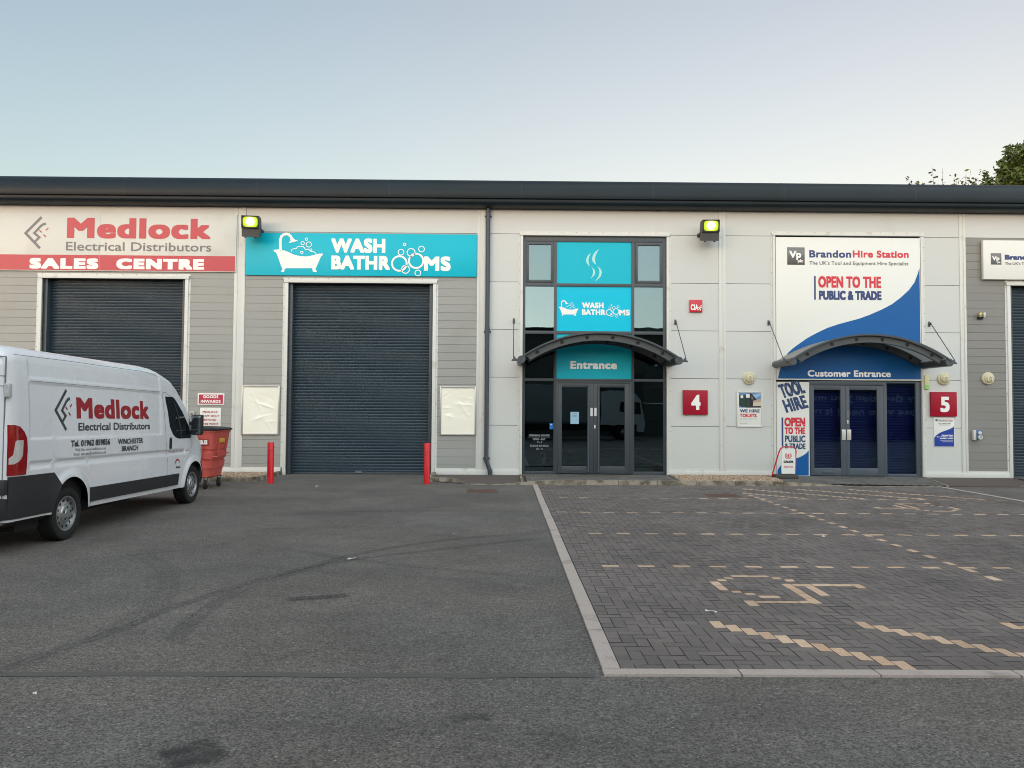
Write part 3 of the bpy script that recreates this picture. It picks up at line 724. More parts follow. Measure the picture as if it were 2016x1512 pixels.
def wash_logo(parent, fx, y, sc):
    """fx maps photo-crop points of the fascia logo to x,z; sc metres per crop unit"""
    t = MB(); s = lambda pts, k=0: shape(t, [fx(*p) for p in pts], y, .003+k)
    s([(305, 628), (345, 624), (352, 632), (385, 632), (420, 645), (460, 665), (510, 676), (560, 678), (610, 668), (645, 658), (680, 656), (680, 668), (668, 676), (655, 705), (638, 745), (628, 768), (372, 768), (362, 750), (345, 700), (330, 660), (320, 645), (308, 640)])
    s([(372, 768), (400, 768), (388, 778), (386, 796), (360, 795), (364, 787), (374, 782)], .0003); s([(598, 768), (626, 768), (626, 782), (634, 788), (634, 797), (606, 796), (602, 780)], .0003)
    arm = [(358, 628), (357, 580), (358, 545), (366, 524), (382, 511), (402, 506), (422, 512), (437, 526), (445, 545)]
    stroke(t, [fx(*p) for p in arm], 20*sc, y, .0036)
    s([(432, 545), (458, 540), (470, 552), (488, 552), (488, 560), (425, 576), (424, 568), (436, 560)], .0009)
    for cx, cz, r, w in ((556, 546, 9, 5), (527, 577, 13, 5), (574, 587, 20, 5), (521, 647, 9, 5), (590, 628, 8, 4)):
        stroke(t, [(fx(cx, cz)[0]+r*sc*math.cos(a*.2618), fx(cx, cz)[1]+r*sc*math.sin(a*.2618)) for a in range(24)], w*sc, y, .0036, closed=True)
    cl = [(440, 640), (445, 625), (462, 618), (478, 620), (486, 606), (508, 600), (530, 603), (543, 615), (548, 628), (570, 622), (590, 640), (612, 642), (630, 658)]
    stroke(t, [fx(*p) for p in cl], 5*sc, y, .0034)
    t.build('bathtub_emblem', LETTERWHITE, parent, ang=0)
    L = MB(); F = lambda a, b_, l: (a, y-.004-l*.00006, b_); bo = (7*sc, 7*sc)
    def word(body, u0, v0, u1, v1):
        x0, z0 = fx(u0, v0); x1 = fx(u1, v0)[0]; z1 = fx(u0, v1)[1]; lettering(L, body, (x0, z0), (x1, z1), F, bold=bo, spacing=1.08, res=4)
    word('WASH', 745, 648, 1158, 540); word('BATHR', 745, 777, 1192, 671); word('MS', 1453, 787, 1656, 678)
    L.build('lettering', LETTERWHITE, parent, ang=0); L = MB()
    for cx, cz, r, w in ((1265, 732, 56, 14), (1393, 712, 55, 14), (1278, 646, 22, 6), (1305, 587, 10, 6), (1355, 648, 30, 7), (1434, 622, 22, 6), (1312, 777, 30, 7), (1406, 804, 22, 6)):
        c0 = fx(cx, cz); stroke(L, [(c0[0]+r*sc*math.cos(a*PI/20), c0[1]+r*sc*math.sin(a*PI/20)) for a in range(40)], w*sc, y, .0058, closed=True)
    L.build('bubble_rings', LETTERWHITE, parent, ang=0)
_k = (1085-543)/(1655-305.)
wash_logo(sp2, lambda u, v: c3(543+(u-305)*_k, 1012+(v-497)*_k), YS, _k*.2579*YS/FPX)
sign_text(sp3, 'lettering', 'Entrance', 1123, 726, 1214.5, 710.5, YS, LETTERLIFT, bold=(.013, .012), spacing=1.08, res=4)
# door leaves of the first entrance
def leaf_door(x0, x1, z0, z1, gx0, gx1, gz0, gz1, m, par, gm, y=Y1):
    L = MB(); y0, y1 = y-.045, y+.02
    L.box(x0, gx0, y0, y1, z0, z1, 0, .003); L.box(gx1, x1, y0, y1, z0, z1, 0, .003)
    L.box(gx0, gx1, y0, y1, z0, gz0, 0, .003); L.box(gx0, gx1, y0, y1, gz1, z1, 0, .003)
    dr = L.build('entrance_door', m, par)
    pane(gx0, gx1, gz0, gz1, gm, dr, y-.015)
    return dr
fr = MB(); bar(1.381, 1.425, .07, 2.552); bar(3.365, 3.407, .07, 2.552); bar(1.426, 3.364, 2.505, 2.552)
fr.build('door_frame', DARKGREY, bld)
dl = leaf_door(1.43, 2.388, .075, 2.50, 1.53, 2.22, .27, 2.395, DARKGREY, bld, GD)
dr = leaf_door(2.394, 3.36, .075, 2.50, 2.55, 3.225, .27, 2.395, DARKGREY, bld, GD)
for par, x in ((dl, 2.24), (dr, 2.515)):
    h = MB(); h.tube([(x, Y1-.10, .12), (x, Y1-.10, 2.46)], .018, 12)
    for z in (.3, 2.3): h.tube([(x, Y1-.10, z), (x, Y1-.046, z)], .012, 8)
    h.build('pull_handle', FRAME2, par)
h = MB(); h.box(1.74, 2.06, Y1-.056, Y1-.0455, .135, .20, 0, .004); h.box(1.77, 2.03, Y1-.060, Y1-.0565, .15, .185, 0, .0015); h.build('letterbox', DARKGREY, dl)
h = MB(); x, z = at(1171, 840, Y1-.05); h.box(x-.018, x+.018, Y1-.052, Y1-.0455, z-.045, z+.045, 0, .004); h.build('lock_cylinder', LETTERWHITE, dr)
YD = Y1-.0456
STK = mat('sticker_white', srgb(214, 216, 216), .4)
for par, u, wd in ((dl, 1164.6, 'SLIDE'), (dr, 1172.3, 'PULL')):
    x0, z0 = at(u-2.4, 819, YD); x1, z1 = at(u+2.4, 803, YD); s = MB(); s.box(x0, x1, YD-.003, YD-.0003, z0, z1); st = s.build('door_sticker', STK, par, ang=0)
x0, z0 = at(1123.2, 834.5, YD); x1, z1 = at(1140, 811, YD)
nb = MB(); nb.box(x0, x1, Y1-.0195, Y1-.0155, z0, z1); nb.box(x0+.06, x1-.06, Y1-.0200, Y1-.0196, z1-.05, z1-.04, 1); nb.box(x0+.05, x1-.05, Y1-.0200, Y1-.0196, z1-.10, z1-.09, 1); nb.box(x0+.06, x1-.06, Y1-.0200, Y1-.0196, z1-.13, z1-.12, 1)
tag(nb.build('paper_notice', [mat('notice_paper', srgb(150, 190, 214), .6), LETTERGREY], None, (x0, Y1-.02, z0), ang=0), 'pale blue paper notice taped inside the left entrance door glass', 'notice')
x0, z0 = at(1082, 845, Y1); x1, z1 = at(1089.3, 833, Y1)
nb = MB(); nb.box(x0, x1, Y1-.004, Y1-.0005, z0, z1); nb.box(x0+.02, x1-.03, Y1-.0046, Y1-.0041, z1-.05, z1-.035, 1)
nb.build('blue_sticker', [mat('sticker_blue', srgb(20, 110, 190), .4), LETTERWHITE], lowp, ang=0)
HRS = mat('window_lettering', srgb(118, 126, 130), .5)
g = MB(); F = flat(Y1, .002)
for body, u0, u1, v0, v1 in (('OPENING HOURS', 1041, 1082, 859, 855), ('MON - SAT', 1049, 1074, 866.5, 862.5), ('9 - 6', 1057.5, 1067, 872.3, 868.5), ('SUN & B HOLS', 1043.5, 1080, 879.7, 875.5), ('10 - 4', 1055.5, 1068.5, 885.5, 881.7)):
    x0, z0 = at(u0, v0, Y1); x1 = at(u1, v0, Y1)[0]; z1 = at(u0, v1, Y1)[1]; g = MB(); lettering(g, body, (x0, z0), (x1, z1), F, bold=(.004, .004), res=2, n=6); g.build('window_lettering', HRS, lowp, ang=0)
g = MB(); a, c = at(1041, 860.2, Y1), at(1082, 860.2, Y1); g.box(a[0], c[0], Y1-.003, Y1-.001, a[1]-.006, a[1]+.002)
q = lambda u, v: at(1020+u*.1538, 740+v*.1538, Y1)
g2 = MB(); stroke(g2, [q(*p) for p in ((275, 1000), (300, 985), (330, 990), (348, 1020), (340, 1060), (320, 1080), (285, 1080))], .008, Y1, .002)
stroke(g2, [q(*p) for p in ((290, 1150), (320, 1120), (335, 1080), (345, 1110), (360, 1145), (378, 1150))], .008, Y1, .0024); stroke(g2, [q(*p) for p in ((300, 1062), (340, 1058), (375, 1064))], .007, Y1, .0028); g2.build('script_flourish', mat('etched_lettering', srgb(62, 70, 74), .5), lowp, ang=0)
g.build('lettering_underline', HRS, lowp, ang=0)
g = MB(); g.box(.47, 4.34, D-.03, Y1+.06, .0, .048); g.build('door_threshold', OLDCONC, bld)

# ---- second entrance
fr = MB()
bar(8.195, 8.24, .04, 2.61); bar(10.235, 10.325, .04, 2.61); bar(11.115, 11.25, .04, 2.61); bar(8.241, 10.234, 2.50, 2.61); bar(10.326, 11.114, 2.56, 2.61); bar(10.326, 11.114, .04, .11)
ent2 = fr.build('entrance_frame', FRAME2, bld)
G2 = glass('clear_shop_glass', (.72, .8, .9), .015)
pane(10.326, 11.114, .11, 2.56, G2, ent2)
da = leaf_door(8.245, 9.20, .06, 2.49, 8.345, 9.07, .26, 2.37, FRAME2, bld, G2)
db = leaf_door(9.206, 10.23, .06, 2.49, 9.31, 10.06, .26, 2.37, FRAME2, bld, G2)
PLATE = mat('handle_plate', srgb(205, 203, 196), .3, .3)
for par, x, m in ((da, 9.135, PLATE), (db, 9.28, PLATE)):
    h = MB(); h.box(x-.055, x+.055, Y1-.075, Y1-.065, 1.02, 1.30, 0, .004); h.tube([(x, Y1-.066, 1.08), (x, Y1-.045, 1.08)], .012, 8); h.tube([(x, Y1-.066, 1.24), (x, Y1-.045, 1.24)], .012, 8); h.build('pull_handle', m, par)
h = MB(); h.box(8.56, 8.88, Y1-.056, Y1-.0455, .12, .185, 0, .004); h.box(8.59, 8.85, Y1-.060, Y1-.0565, .135, .17, 0, .0015); h.build('letterbox', FRAME2, da)
h = MB(); h.box(9.235, 9.275, Y1-.056, Y1-.0455, 1.46, 1.56, 0, .004); h.build('lock_cylinder', PLATE, db)
h = MB(); h.box(9.24, 9.285, Y1-.051, Y1-.0455, 1.62, 1.82); h.build('door_sticker', LETTERGREY, db)
NAVYSLAT = mat('navy_blind', srgb(4, 9, 78), .45, var=.08)
b = MB(); z = .05; pr = []
while z < 2.62:
    for k in range(4): pr.append((Y1+.22-.016*math.sin(PI*k/4), z+.075*k/4))
    z += .075
vs = []; fs = []
for y, zz in pr: vs += [(8.2, y, zz), (11.25, y, zz)]
for i in range(len(pr)-1): fs.append((2*i, 2*i+1, 2*i+3, 2*i+2))
b.add(vs, fs); b.build('slatted_blind', NAVYSLAT, ent2, ang=60)
g = MB(); g.box(7.31, 11.25, D-.03, Y1+.06, .0, .038); g.build('door_threshold', OLDCONC, bld)
g = MB(); g.box(7.31, 8.19, Y1-.02, Y1+.04, .04, 2.6); g.box(7.31, 11.25, Y1, Y1+.04, 2.62, 6.54); g.build('infill_panel', DARKGREY, bld)

# ================================================================== SIGNS
def c1(u, v): return u*.2579, 330+v*.2579
def c2(u, v): return 460+u*.2579, 330+v*.2579
def c4(u, v): return 1480+u*.26587, 330+v*.26587
def c8(u, v): return 1420+u*.29563, 620+v*.29563
# electrical distributor fascia
yf = D-.05
root = thing('fascia_sign', 'faded white and red electrical distributors sales centre sign above the left shutter', 'sign', (-10.5, D, 5.42))
x1 = at(465.5, 480, yf)[0]; zt = at(230, 420.5, yf)[1]; zb = at(230, 534, yf)[1]; zm = at(230, 502.5, yf)[1]
b = MB()
for xa, xb in ((x1-9.0, x1-3.66), (x1-3.657, x1)): b.box(xa, xb, yf, D-.002, zb, zt, 0, .003)
b.build('board', FADEWHITE, root)
b = MB()
for xa, xb in ((x1-8.97, x1-3.664), (x1-3.653, x1-.03)): b.box(xa, xb, yf-.003, yf-.0004, zb+.02, zm)
b.build('red_band', FADERED, root, ang=0)
sign_text(root, 'lettering', 'Medlock', *(c1(510, 537)), *(c1(1610, 382)), yf, FADERED, bold=(.050, .026), spacing=1.11, res=4)
sign_text(root, 'lettering', 'Electrical Distributors', *(c1(503, 632)), *(c1(1615, 566)), yf, LETTERGREY, bold=(.004, .004), res=3, n=6)
g = MB(); F = flat(yf, .0042)
for body, ua, ub in (('SALES', 225, 752), ('CENTRE', 888, 1560)):
    p = c1(ua, 770 if ua < 500 else 774); q = c1(ub, 690 if ua < 500 else 694); x0, z0 = at(*p, yf); xx, _ = at(*q, yf); zz = at(p[0], q[1], yf)[1]
    g = MB(); lettering(g, body, (x0, z0), (xx, zz), F, bold=(.040, .022), spacing=1.22, res=4); g.build('lettering', LETTERWHITE, root, ang=0)
def med_emblem(fx, sc, put):
    """angular arrow emblem; fx(u,v)->(a,b); put(mb_points)->3d"""
    A = MB(); B_ = MB()
    stroke(A, [fx(*p) for p in ((318, 378), (196, 500), (305, 616))], 20*sc, 0, 0)
    stroke(A, [fx(*p) for p in ((352, 428), (330, 433), (312, 446), (262, 500), (301, 532), (262, 570))], 18*sc, 0, .0003)
    for p in (((300, 478), (320, 495)), ((349, 479), (370, 461)), ((332, 511), (352, 529))): stroke(B_, [fx(*q_) for q_ in p], 9*sc, 0, .0006)
    for m_ in (A, B_): m_.v = [put(v[0], v[2], -v[1]) for v in m_.v]
    return A, B_
A, B_ = med_emblem(lambda u, v: at(*c1(u, v), yf), .2579*yf/FPX, lambda a, b_, l: (a, yf-.004-l, b_))
A.build('arrow_emblem', LETTERGREY, root, ang=0); B_.build('emblem_dash', FADERED, root, ang=0)
# bathroom shop fascia
root, x0, x1, z0, z1, yf = slab('fascia_sign', 'long cyan bathroom shop sign with white bathtub above the middle shutter', 'sign', 484, 458, 938.5, 545, .06, CYAN)
g = MB(); g.box((x0+x1)/2-.005-.31, (x0+x1)/2-.31, yf-.0007, yf-.0001, z0+.003, z1-.003); g.build('panel_joint', mat('cyan_joint', srgb(0, 120, 140), .5), root, ang=0)
wash_logo(root, lambda u, v: at(*c2(u, v), yf), yf, .2579*yf/FPX)
# hire shop board above the second entrance
yf = D-.03
root = thing('shop_board', 'tall white and blue tool hire board above the arched canopy of the right entrance', 'sign', (9.27, D, 2.62))
b = MB(); b.box(7.315, 11.245, yf, D-.002, 2.63, 6.51, 0, .003); b.build('board', SIGNWHITE, root)
def P4(u, v): return at(*c4(u, v), yf)
def P8(u, v): return at(*c8(u, v), yf)
sw = [P4(1239, 742), P4(1228, 790), P4(1205, 850), P4(1165, 905), P4(1100, 965), P4(1035, 1013), P4(960, 1052), P4(880, 1087), P4(800, 1117), P4(640, 1160), P4(560, 1187), P4(500, 1215), P4(440, 1246), P4(400, 1270), P4(340, 1312), P4(300, 1342)]
sw += [(7.62, 3.35), (7.49, 3.1), (7.40, 2.87), (7.35, 2.665)]
sw = [(min(max(x, 7.335), 11.225), z) for x, z in sw]; sw[0] = (11.225, sw[0][1])
b = MB(); b.prism(sw+[(11.225, 2.665)], yf-.004, yf-.0003); b.build('blue_swoosh', BLUE, root, ang=0)
sign_text(root, 'lettering', 'Brandon', *c4(426, 665), *c4(735, 611), yf, NAVY, bold=(.009, .009), spacing=1.06, res=4)
sign_text(root, 'lettering', 'Hire Station', *c4(748, 665), *c4(1161, 613), yf, BRIGHTRED, bold=(.009, .009), spacing=1.06, res=4)
sign_text(root, 'lettering', 'The UK\u2019s Tool and Equipment Hire Specialist', *c4(426, 718), *c4(1160, 692), yf, LETTERGREY, bold=(.002, .002), spacing=1.04, res=2, n=6)
sign_text(root, 'lettering', 'OPEN TO THE', *c4(492, 888), *c4(957, 804), yf, BRIGHTRED, bold=(.014, .016), spacing=1.06, res=3)
sign_text(root, 'lettering', 'PUBLIC & TRADE', *c4(497, 978), *c4(960, 911), yf, NAVY, bold=(.014, .016), spacing=1.03, res=3)
a, c = P4(462, 978), P4(473, 802); b = MB(); b.box(a[0], c[0], yf-.004, yf-.0003, a[1], c[1]); b.build('blue_bar', NAVY, root, ang=0)
sign_text(root, 'lettering', 'Customer Entrance', *c8(575, 410), *c8(1127, 367), yf, LETTERLIFT, bold=(.009, .008), spacing=1.06, res=4, off=.006)
BADGE = mat('badge_grey', srgb(84, 84, 84), .3, var=.25, scale=3)
def vp_badge(parent, ua, va, ub, vb, y):
    x0, z1 = at(ua, va, y); x1, z0 = at(ub, vb, y); w = x1-x0
    b = MB(); b.box(x0, x1, y-.006, y-.0003, z0, z1, 0, .0025); b.box(x0+.03*w, x1-.03*w, y-.0072, y-.0062, z0+.55*w, z1-.04*w, 1); bd = b.build('badge', [BADGE, mat('badge_sheen', srgb(112, 112, 112), .25)], parent)
    g = MB(); F = flat(y, .0078)
    lettering(g, 'Vp', (x0+.12*w, z0+.40*w), (x0+.80*w, z0+.80*w), F, bold=(.022*w, .022*w), res=3, n=8); g.build('badge_lettering', LETTERWHITE, bd, ang=0); g = MB()
    lettering(g, 'plc', (x0+.60*w, z0+.14*w), (x0+.90*w, z0+.32*w), F, bold=(.008*w, .008*w), res=2, n=6)
    g.build('badge_lettering', LETTERWHITE, bd, ang=0)
vp_badge(root, *c4(262, 590), *c4(392, 720), yf)
# white box sign at the right edge
yf = D-.12
root = thing('box_sign', 'white tool hire box sign above the shutter at the right edge', 'sign', (15.6, D, 5.4))
xl = at(1936, 510, yf)[0]; zt = at(1970, 473, yf)[1]; zb = at(1970, 550, yf)[1]
b = MB(); b.box(xl, 18.2, yf, D-.021, zb, zt, 0, .012); b.build('board', SIGNWHITE, root)
vp_badge(root, 1950.5, 498.5, 1971.5, 521, yf)
zz0 = at(1977, 511.2, yf)[1]; zz1 = at(1977, 501.5, yf)[1]; xs0 = at(1978, 511, yf)[0]; k = 1.32*.93
g = MB(); lettering(g, 'Brandon', (xs0, zz0), (xs0+.86, zz1), flat(yf), bold=(.012, .012), res=3); g.build('lettering', NAVY, root, ang=0)
g = MB(); lettering(g, 'Hire Station', (xs0+.91, zz0), (xs0+2.05, zz1), flat(yf), bold=(.012, .012), res=3); g.build('lettering', BRIGHTRED, root, ang=0)
zz0 = at(1977, 521.3, yf)[1]; zz1 = at(1977, 516.2, yf)[1]
g = MB(); lettering(g, 'The UK\u2019s Tool and Equipment Hire Specialist', (xs0, zz0), (xs0+2.05, zz1), flat(yf), bold=(.002, .002), res=2, n=4); g.build('lettering', LETTERGREY, root, ang=0)
# unit numbers
def numeral(n, label, u0, v0, u1, v1, g0, g1, grp=None):
    root, x0, x1, z0, z1, yf = slab('number_sign', label, 'sign', u0, v0, u1, v1, .07, SIGNRED)
    sign_text(root, 'numeral', n, *g0, *g1, yf, LETTERWHITE, bold=(.022, .020), res=6, n=14)
numeral('4', 'red square sign with white number 4 right of the cyan entrance', 1345, 768, 1393.5, 816.5, (1361, 807), (1379, 777.5))
numeral('5', 'red square sign with white number 5 right of the blue entrance', 1833, 771.5, 1884, 820, (1851.5, 811), (1869, 781))
# alarm box
root, x0, x1, z0, z1, yf = slab('alarm_sign', 'small red alarm plate with white letters and running figure between floodlight and entrance', 'sign', 1358, 590, 1383, 614.5, .06, mat('alarm_red', srgb(196, 32, 48), .3), bev=.012)
sign_text(root, 'lettering', 'CIA', 1359.8, 610.5, 1374.6, 599.2, yf, LETTERWHITE, bold=(.006, .008), spacing=1.1, res=3)
g = MB(); q = lambda u, v: at(960+u*.2579, 330+v*.2579, yf)
stroke(g, [q(*p) for p in ((1625, 1062), (1618, 1075))], .026, yf, .004); stroke(g, [q(*p) for p in ((1618, 1074), (1626, 1082), (1622, 1092))], .016, yf, .0044); stroke(g, [q(*p) for p in ((1617, 1075), (1612, 1086), (1603, 1088))], .016, yf, .0048)
stroke(g, [q(*p) for p in ((1624, 1064), (1632, 1070), (1637, 1066))], .013, yf, .0052); stroke(g, [q(*p) for p in ((1624, 1063), (1612, 1064), (1608, 1072))], .013, yf, .0056); shape(g, circ(*q(1630, 1055), .018, 12), yf, .006)
g.build('running_figure', LETTERWHITE, root, ang=0)
# goods inwards + staff only
STAFFRED = mat('staff_red', srgb(168, 40, 60), .5)
root, x0, x1, z0, z1, yf = slab('goods_sign', 'small red goods inwards sign with white border beside the left shutter', 'sign', 389, 774, 441.5, 797.5, .02, SIGNWHITE)
b = MB(); b.box(x0+.035, x1-.035, yf-.003, yf-.0003, z0+.035, z1-.035); b.build('red_panel', mat('goods_red', srgb(180, 40, 72), .4), root, ang=0)
g = MB()
for body, u0, v0, u1, v1 in (('GOODS', 399.8, 783.8, 430.2, 778), ('INWARDS', 395.3, 793, 434.5, 787.2)):
    a = at(u0, v0, yf); c = at(u1, v1, yf); g = MB(); lettering(g, body, a, (c[0], at(u0, v1, yf)[1]), flat(yf, .0042), bold=(.004, .004), spacing=1.08, res=3); g.build('lettering', LETTERWHITE, root, ang=0)
root, x0, x1, z0, z1, yf = slab('staff_sign', 'white staff only notice with red capitals above the red wheeled bin', 'sign', 393.5, 802.5, 434.5, 843, .015, SIGNWHITE)
g = MB()
for body, u0, v0, u1, v1 in (('MEDLOCK', 399.2, 812.8, 429, 808.8), ('STAFF ONLY', 396.6, 820.6, 431.5, 816.6), ('BEYOND', 401.5, 828.5, 426, 824.5), ('THIS POINT', 397.2, 836.3, 430.2, 832.3)):
    a = at(u0, v0, yf); c = at(u1, v1, yf); g = MB(); lettering(g, body, a, (c[0], at(u0, v1, yf)[1]), flat(yf, .003), bold=(.002, .002), spacing=1.10, res=2); g.build('lettering', STAFFRED, root, ang=0)
# toilet hire poster
root, x0, x1, z0, z1, yf = slab('framed_poster', 'white framed toilet hire poster under a round lamp between the two entrances', 'poster', 1450, 770, 1502, 841, .015, SIGNWHITE)
b = MB()
for q in ((x0, x0+.04, z0, z1), (x1-.04, x1, z0, z1), (x0+.04, x1-.04, z0, z0+.04), (x0+.04, x1-.04, z1-.04, z1)): b.box(q[0], q[1], yf-.018, yf-.0003, q[2], q[3], 0, .005)
b.build('frame', TRIM, root)
q6 = lambda u, v: at(1440+u*.05952, 760+v*.05952, yf)
pic = MB()
def pp(pts, mi, k): shape(pic, [q6(*p) for p in pts], yf, .001+k*.0004, mi)
pp([(250, 210), (972, 210), (972, 715), (250, 715)], 0, 0)
pp([(700, 300), (972, 210), (972, 290), (780, 430)], 5, 1); pp([(720, 440), (972, 430), (972, 660), (700, 660)], 1, 1); pp([(720, 540), (972, 540), (972, 660), (700, 660)], 6, 2)
pp([(250, 290), (445, 290), (455, 690), (330, 690), (250, 640)], 2, 3); pp([(445, 270), (640, 240), (690, 280), (830, 440), (820, 470), (720, 480), (710, 670), (972, 660), (972, 715), (455, 715)], 3, 4)
pp([(465, 400), (605, 400), (625, 700), (475, 700)], 2, 5); pp([(300, 310), (385, 300), (390, 400), (305, 400)], 4, 6); pp([(475, 265), (605, 260), (605, 385), (480, 385)], 4, 7); pp([(655, 320), (715, 380), (720, 455), (660, 430)], 7, 8)
pic.build('photo_print', [mat('print_sky', srgb(96, 140, 190), .5, var=.2, scale=4), mat('print_sand', srgb(178, 158, 142), .5), mat('print_green', srgb(26, 52, 46), .5), mat('print_black', srgb(24, 26, 28), .5), SIGNWHITE, mat('print_cloud', srgb(150, 180, 210), .5), mat('print_stone', srgb(200, 188, 166), .5), LETTERGREY], root, ang=0)
for body, p0, p1, m in (('WE HIRE', (280, 872), (932, 768), NAVY), ('TOILETS.', (275, 1025), (858, 918), BRIGHTRED)):
    a = q6(*p0); c = q6(*p1); g = MB(); lettering(g, body, a, (c[0], q6(p0[0], p1[1])[1]), flat(yf, .003), bold=(.005, .005), spacing=1.08, res=3); g.build('lettering', m, root, ang=0)
g = MB()
for v in (1072, 1112, 1152): a = q6(275, v+10); c = q6(850 if v < 1150 else 650, v-4); lettering(g, 'clean welfare units for every site and event', a, (c[0], c[1]), flat(yf, .003), res=1)  if False else g.box(a[0], c[0], yf-.002, yf-.0008, a[1]+.004, a[1]+.010)
a = q6(275, 1240); c = q6(530, 1222); g.box(a[0], c[0], yf-.002, yf-.0008, a[1], c[1])
g.build('small_print', mat('print_pale', srgb(170, 170, 168), .5), root, ang=0)
# opening hours board
root, x0, x1, z0, z1, yf = slab('hours_board', 'white and blue opening hours board just below the number 5 sign', 'sign', 1838.3, 821.5, 1879, 880, .012, SIGNWHITE)
h_ = z1-z0; w_ = x1-x0
sw = [(x1-.012, z0+.70*h_), (x1-.08*w_, z0+.66*h_), (x1-.2*w_, z0+.615*h_), (x1-.4*w_, z0+.56*h_), (x1-.6*w_, z0+.51*h_), (x1-.75*w_, z0+.46*h_), (x1-.88*w_, z0+.39*h_), (x0+.012, z0+.31*h_)]
b = MB(); b.prism(sw+[(x0+.012, z0+.012), (x1-.012, z0+.012)], yf-.003, yf-.0003); b.build('blue_swoosh', BLUE2, root, ang=0)
q7 = lambda u, v: at(1820+u*.10582, 730+v*.10582, yf)
g = MB()
for body, u0, v0, u1, v1 in (('Opening Hours', 318, 1206, 532, 1187), ('Mon - Fri 7.30am - 5.00pm', 228, 1236, 535, 1221), ('Sat 8.00am - 12 noon', 285, 1268, 535, 1252)):
    a = q7(u0, v0); c = q7(u1, v1); g = MB(); lettering(g, body, a, (c[0], q7(u0, v1)[1]), flat(yf, .0045), bold=(.003, .003), res=2, n=6); g.build('lettering', LETTERWHITE, root, ang=0)
g = MB()
for v, u0 in ((1298, 285), (1318, 330)): a = q7(u0, v+5); c = q7(535, v-3); g.box(a[0], c[0], yf-.005, yf-.0038, a[1], a[1]+.007)
g.build('lettering', LETTERWHITE, root, ang=0)
g = MB(); a = q7(205, 938); c = q7(243, 900); g.box(a[0], c[0], yf-.003, yf-.0003, a[1], c[1]); g.build('badge', BADGE, root, ang=0)
for body, u0, u1, m in (('Brandon', 258, 388, NAVY), ('Hire Station', 395, 525, BRIGHTRED)):
    a = q7(u0, 924); c = q7(u1, 906); g = MB(); lettering(g, body, a, (c[0], q7(u0, 906)[1]), flat(yf, .003), bold=(.002, .002), res=2, n=6); g.build('lettering', m, root, ang=0)
g = MB(); a = q7(262, 942); c = q7(525, 937); g.box(a[0], c[0], yf-.002, yf-.0008, a[1], c[1]); a = q7(262, 990); c = q7(485, 972); lettering(g, '0117 98 46 996', a, (c[0], q7(262, 972)[1]), flat(yf, .003), bold=(.002, .002), res=2, n=6)
a = q7(265, 1012); c = q7(475, 1004); g.box(a[0], c[0], yf-.002, yf-.0008, a[1], c[1]); g.build('small_print', LETTERGREY, root, ang=0)
# tool hire panel left of the second entrance
yf = Y1-.055
root = thing('tool_hire_panel', 'narrow white and blue tool hire panel left of the right hand entrance doors', 'sign', (7.76, Y1, .05))
qb = lambda u, v: at(1510+u*.20337, 730+v*.20337, yf)
x0 = qb(94, 560)[0]; x1 = qb(411, 560)[0]; z1 = qb(250, 108)[1]; z0 = qb(250, 1021)[1]
b = MB(); b.box(x0, x1, yf, Y1-.021, z0, z1, 0, .003); b.build('board', SIGNWHITE, root)
sw = [qb(*p) for p in ((404, 772), (375, 802), (340, 825), (305, 840), (270, 850), (220, 866), (180, 882), (140, 910), (115, 940), (102, 965))]
b = MB(); b.prism(sw+[qb(102, 1014), qb(404, 1014)], yf-.003, yf-.0003); b.build('blue_swoosh', BLUE, root, ang=0)
TOOLB = mat('distressed_navy', srgb(36, 66, 108), .45, var=.15, scale=8, dirt=srgb(150, 165, 185), dscale=16, dlo=.60, dhi=.64)
g = MB()
for body, p0, ln, hh, rt in (('TOOL', (150, 268), 236, 140, .24), ('HIRE', (188, 408), 226, 130, .24)):
    a = qb(*p0); s_ = .20337*yf/FPX; lettering(g, body, a, (a[0]+ln*s_, a[1]+hh*s_), flat(yf), bold=(.018, .018), spacing=1.08, res=3, rot=rt, shear=-.12)
g.build('lettering', TOOLB, root, ang=0)
DISTR = mat('distressed_red', srgb(205, 40, 58), .45, dirt=srgb(225, 190, 190), dscale=18, dlo=.62, dhi=.66)
for body, u0, v0, u1, v1, m, bo in (('OPEN', 168, 538, 370, 452, DISTR, .013), ('TO THE', 172, 612, 370, 547, DISTR, .010), ('PUBLIC', 174, 690, 371, 626, TOOLB, .008), ('& TRADE', 172, 757, 372, 702, TOOLB, .007)):
    a = qb(u0, v0); c = qb(u1, v1); g = MB(); lettering(g, body, a, (c[0], qb(u0, v1)[1]), flat(yf), bold=(bo, bo), spacing=1.06, res=3); g.build('lettering', m, root, ang=0)
a, c = qb(142, 732), qb(157, 452); b = MB(); b.box(a[0], c[0], yf-.003, yf-.0003, a[1], c[1]); b.build('blue_bar', NAVY, root, ang=0)

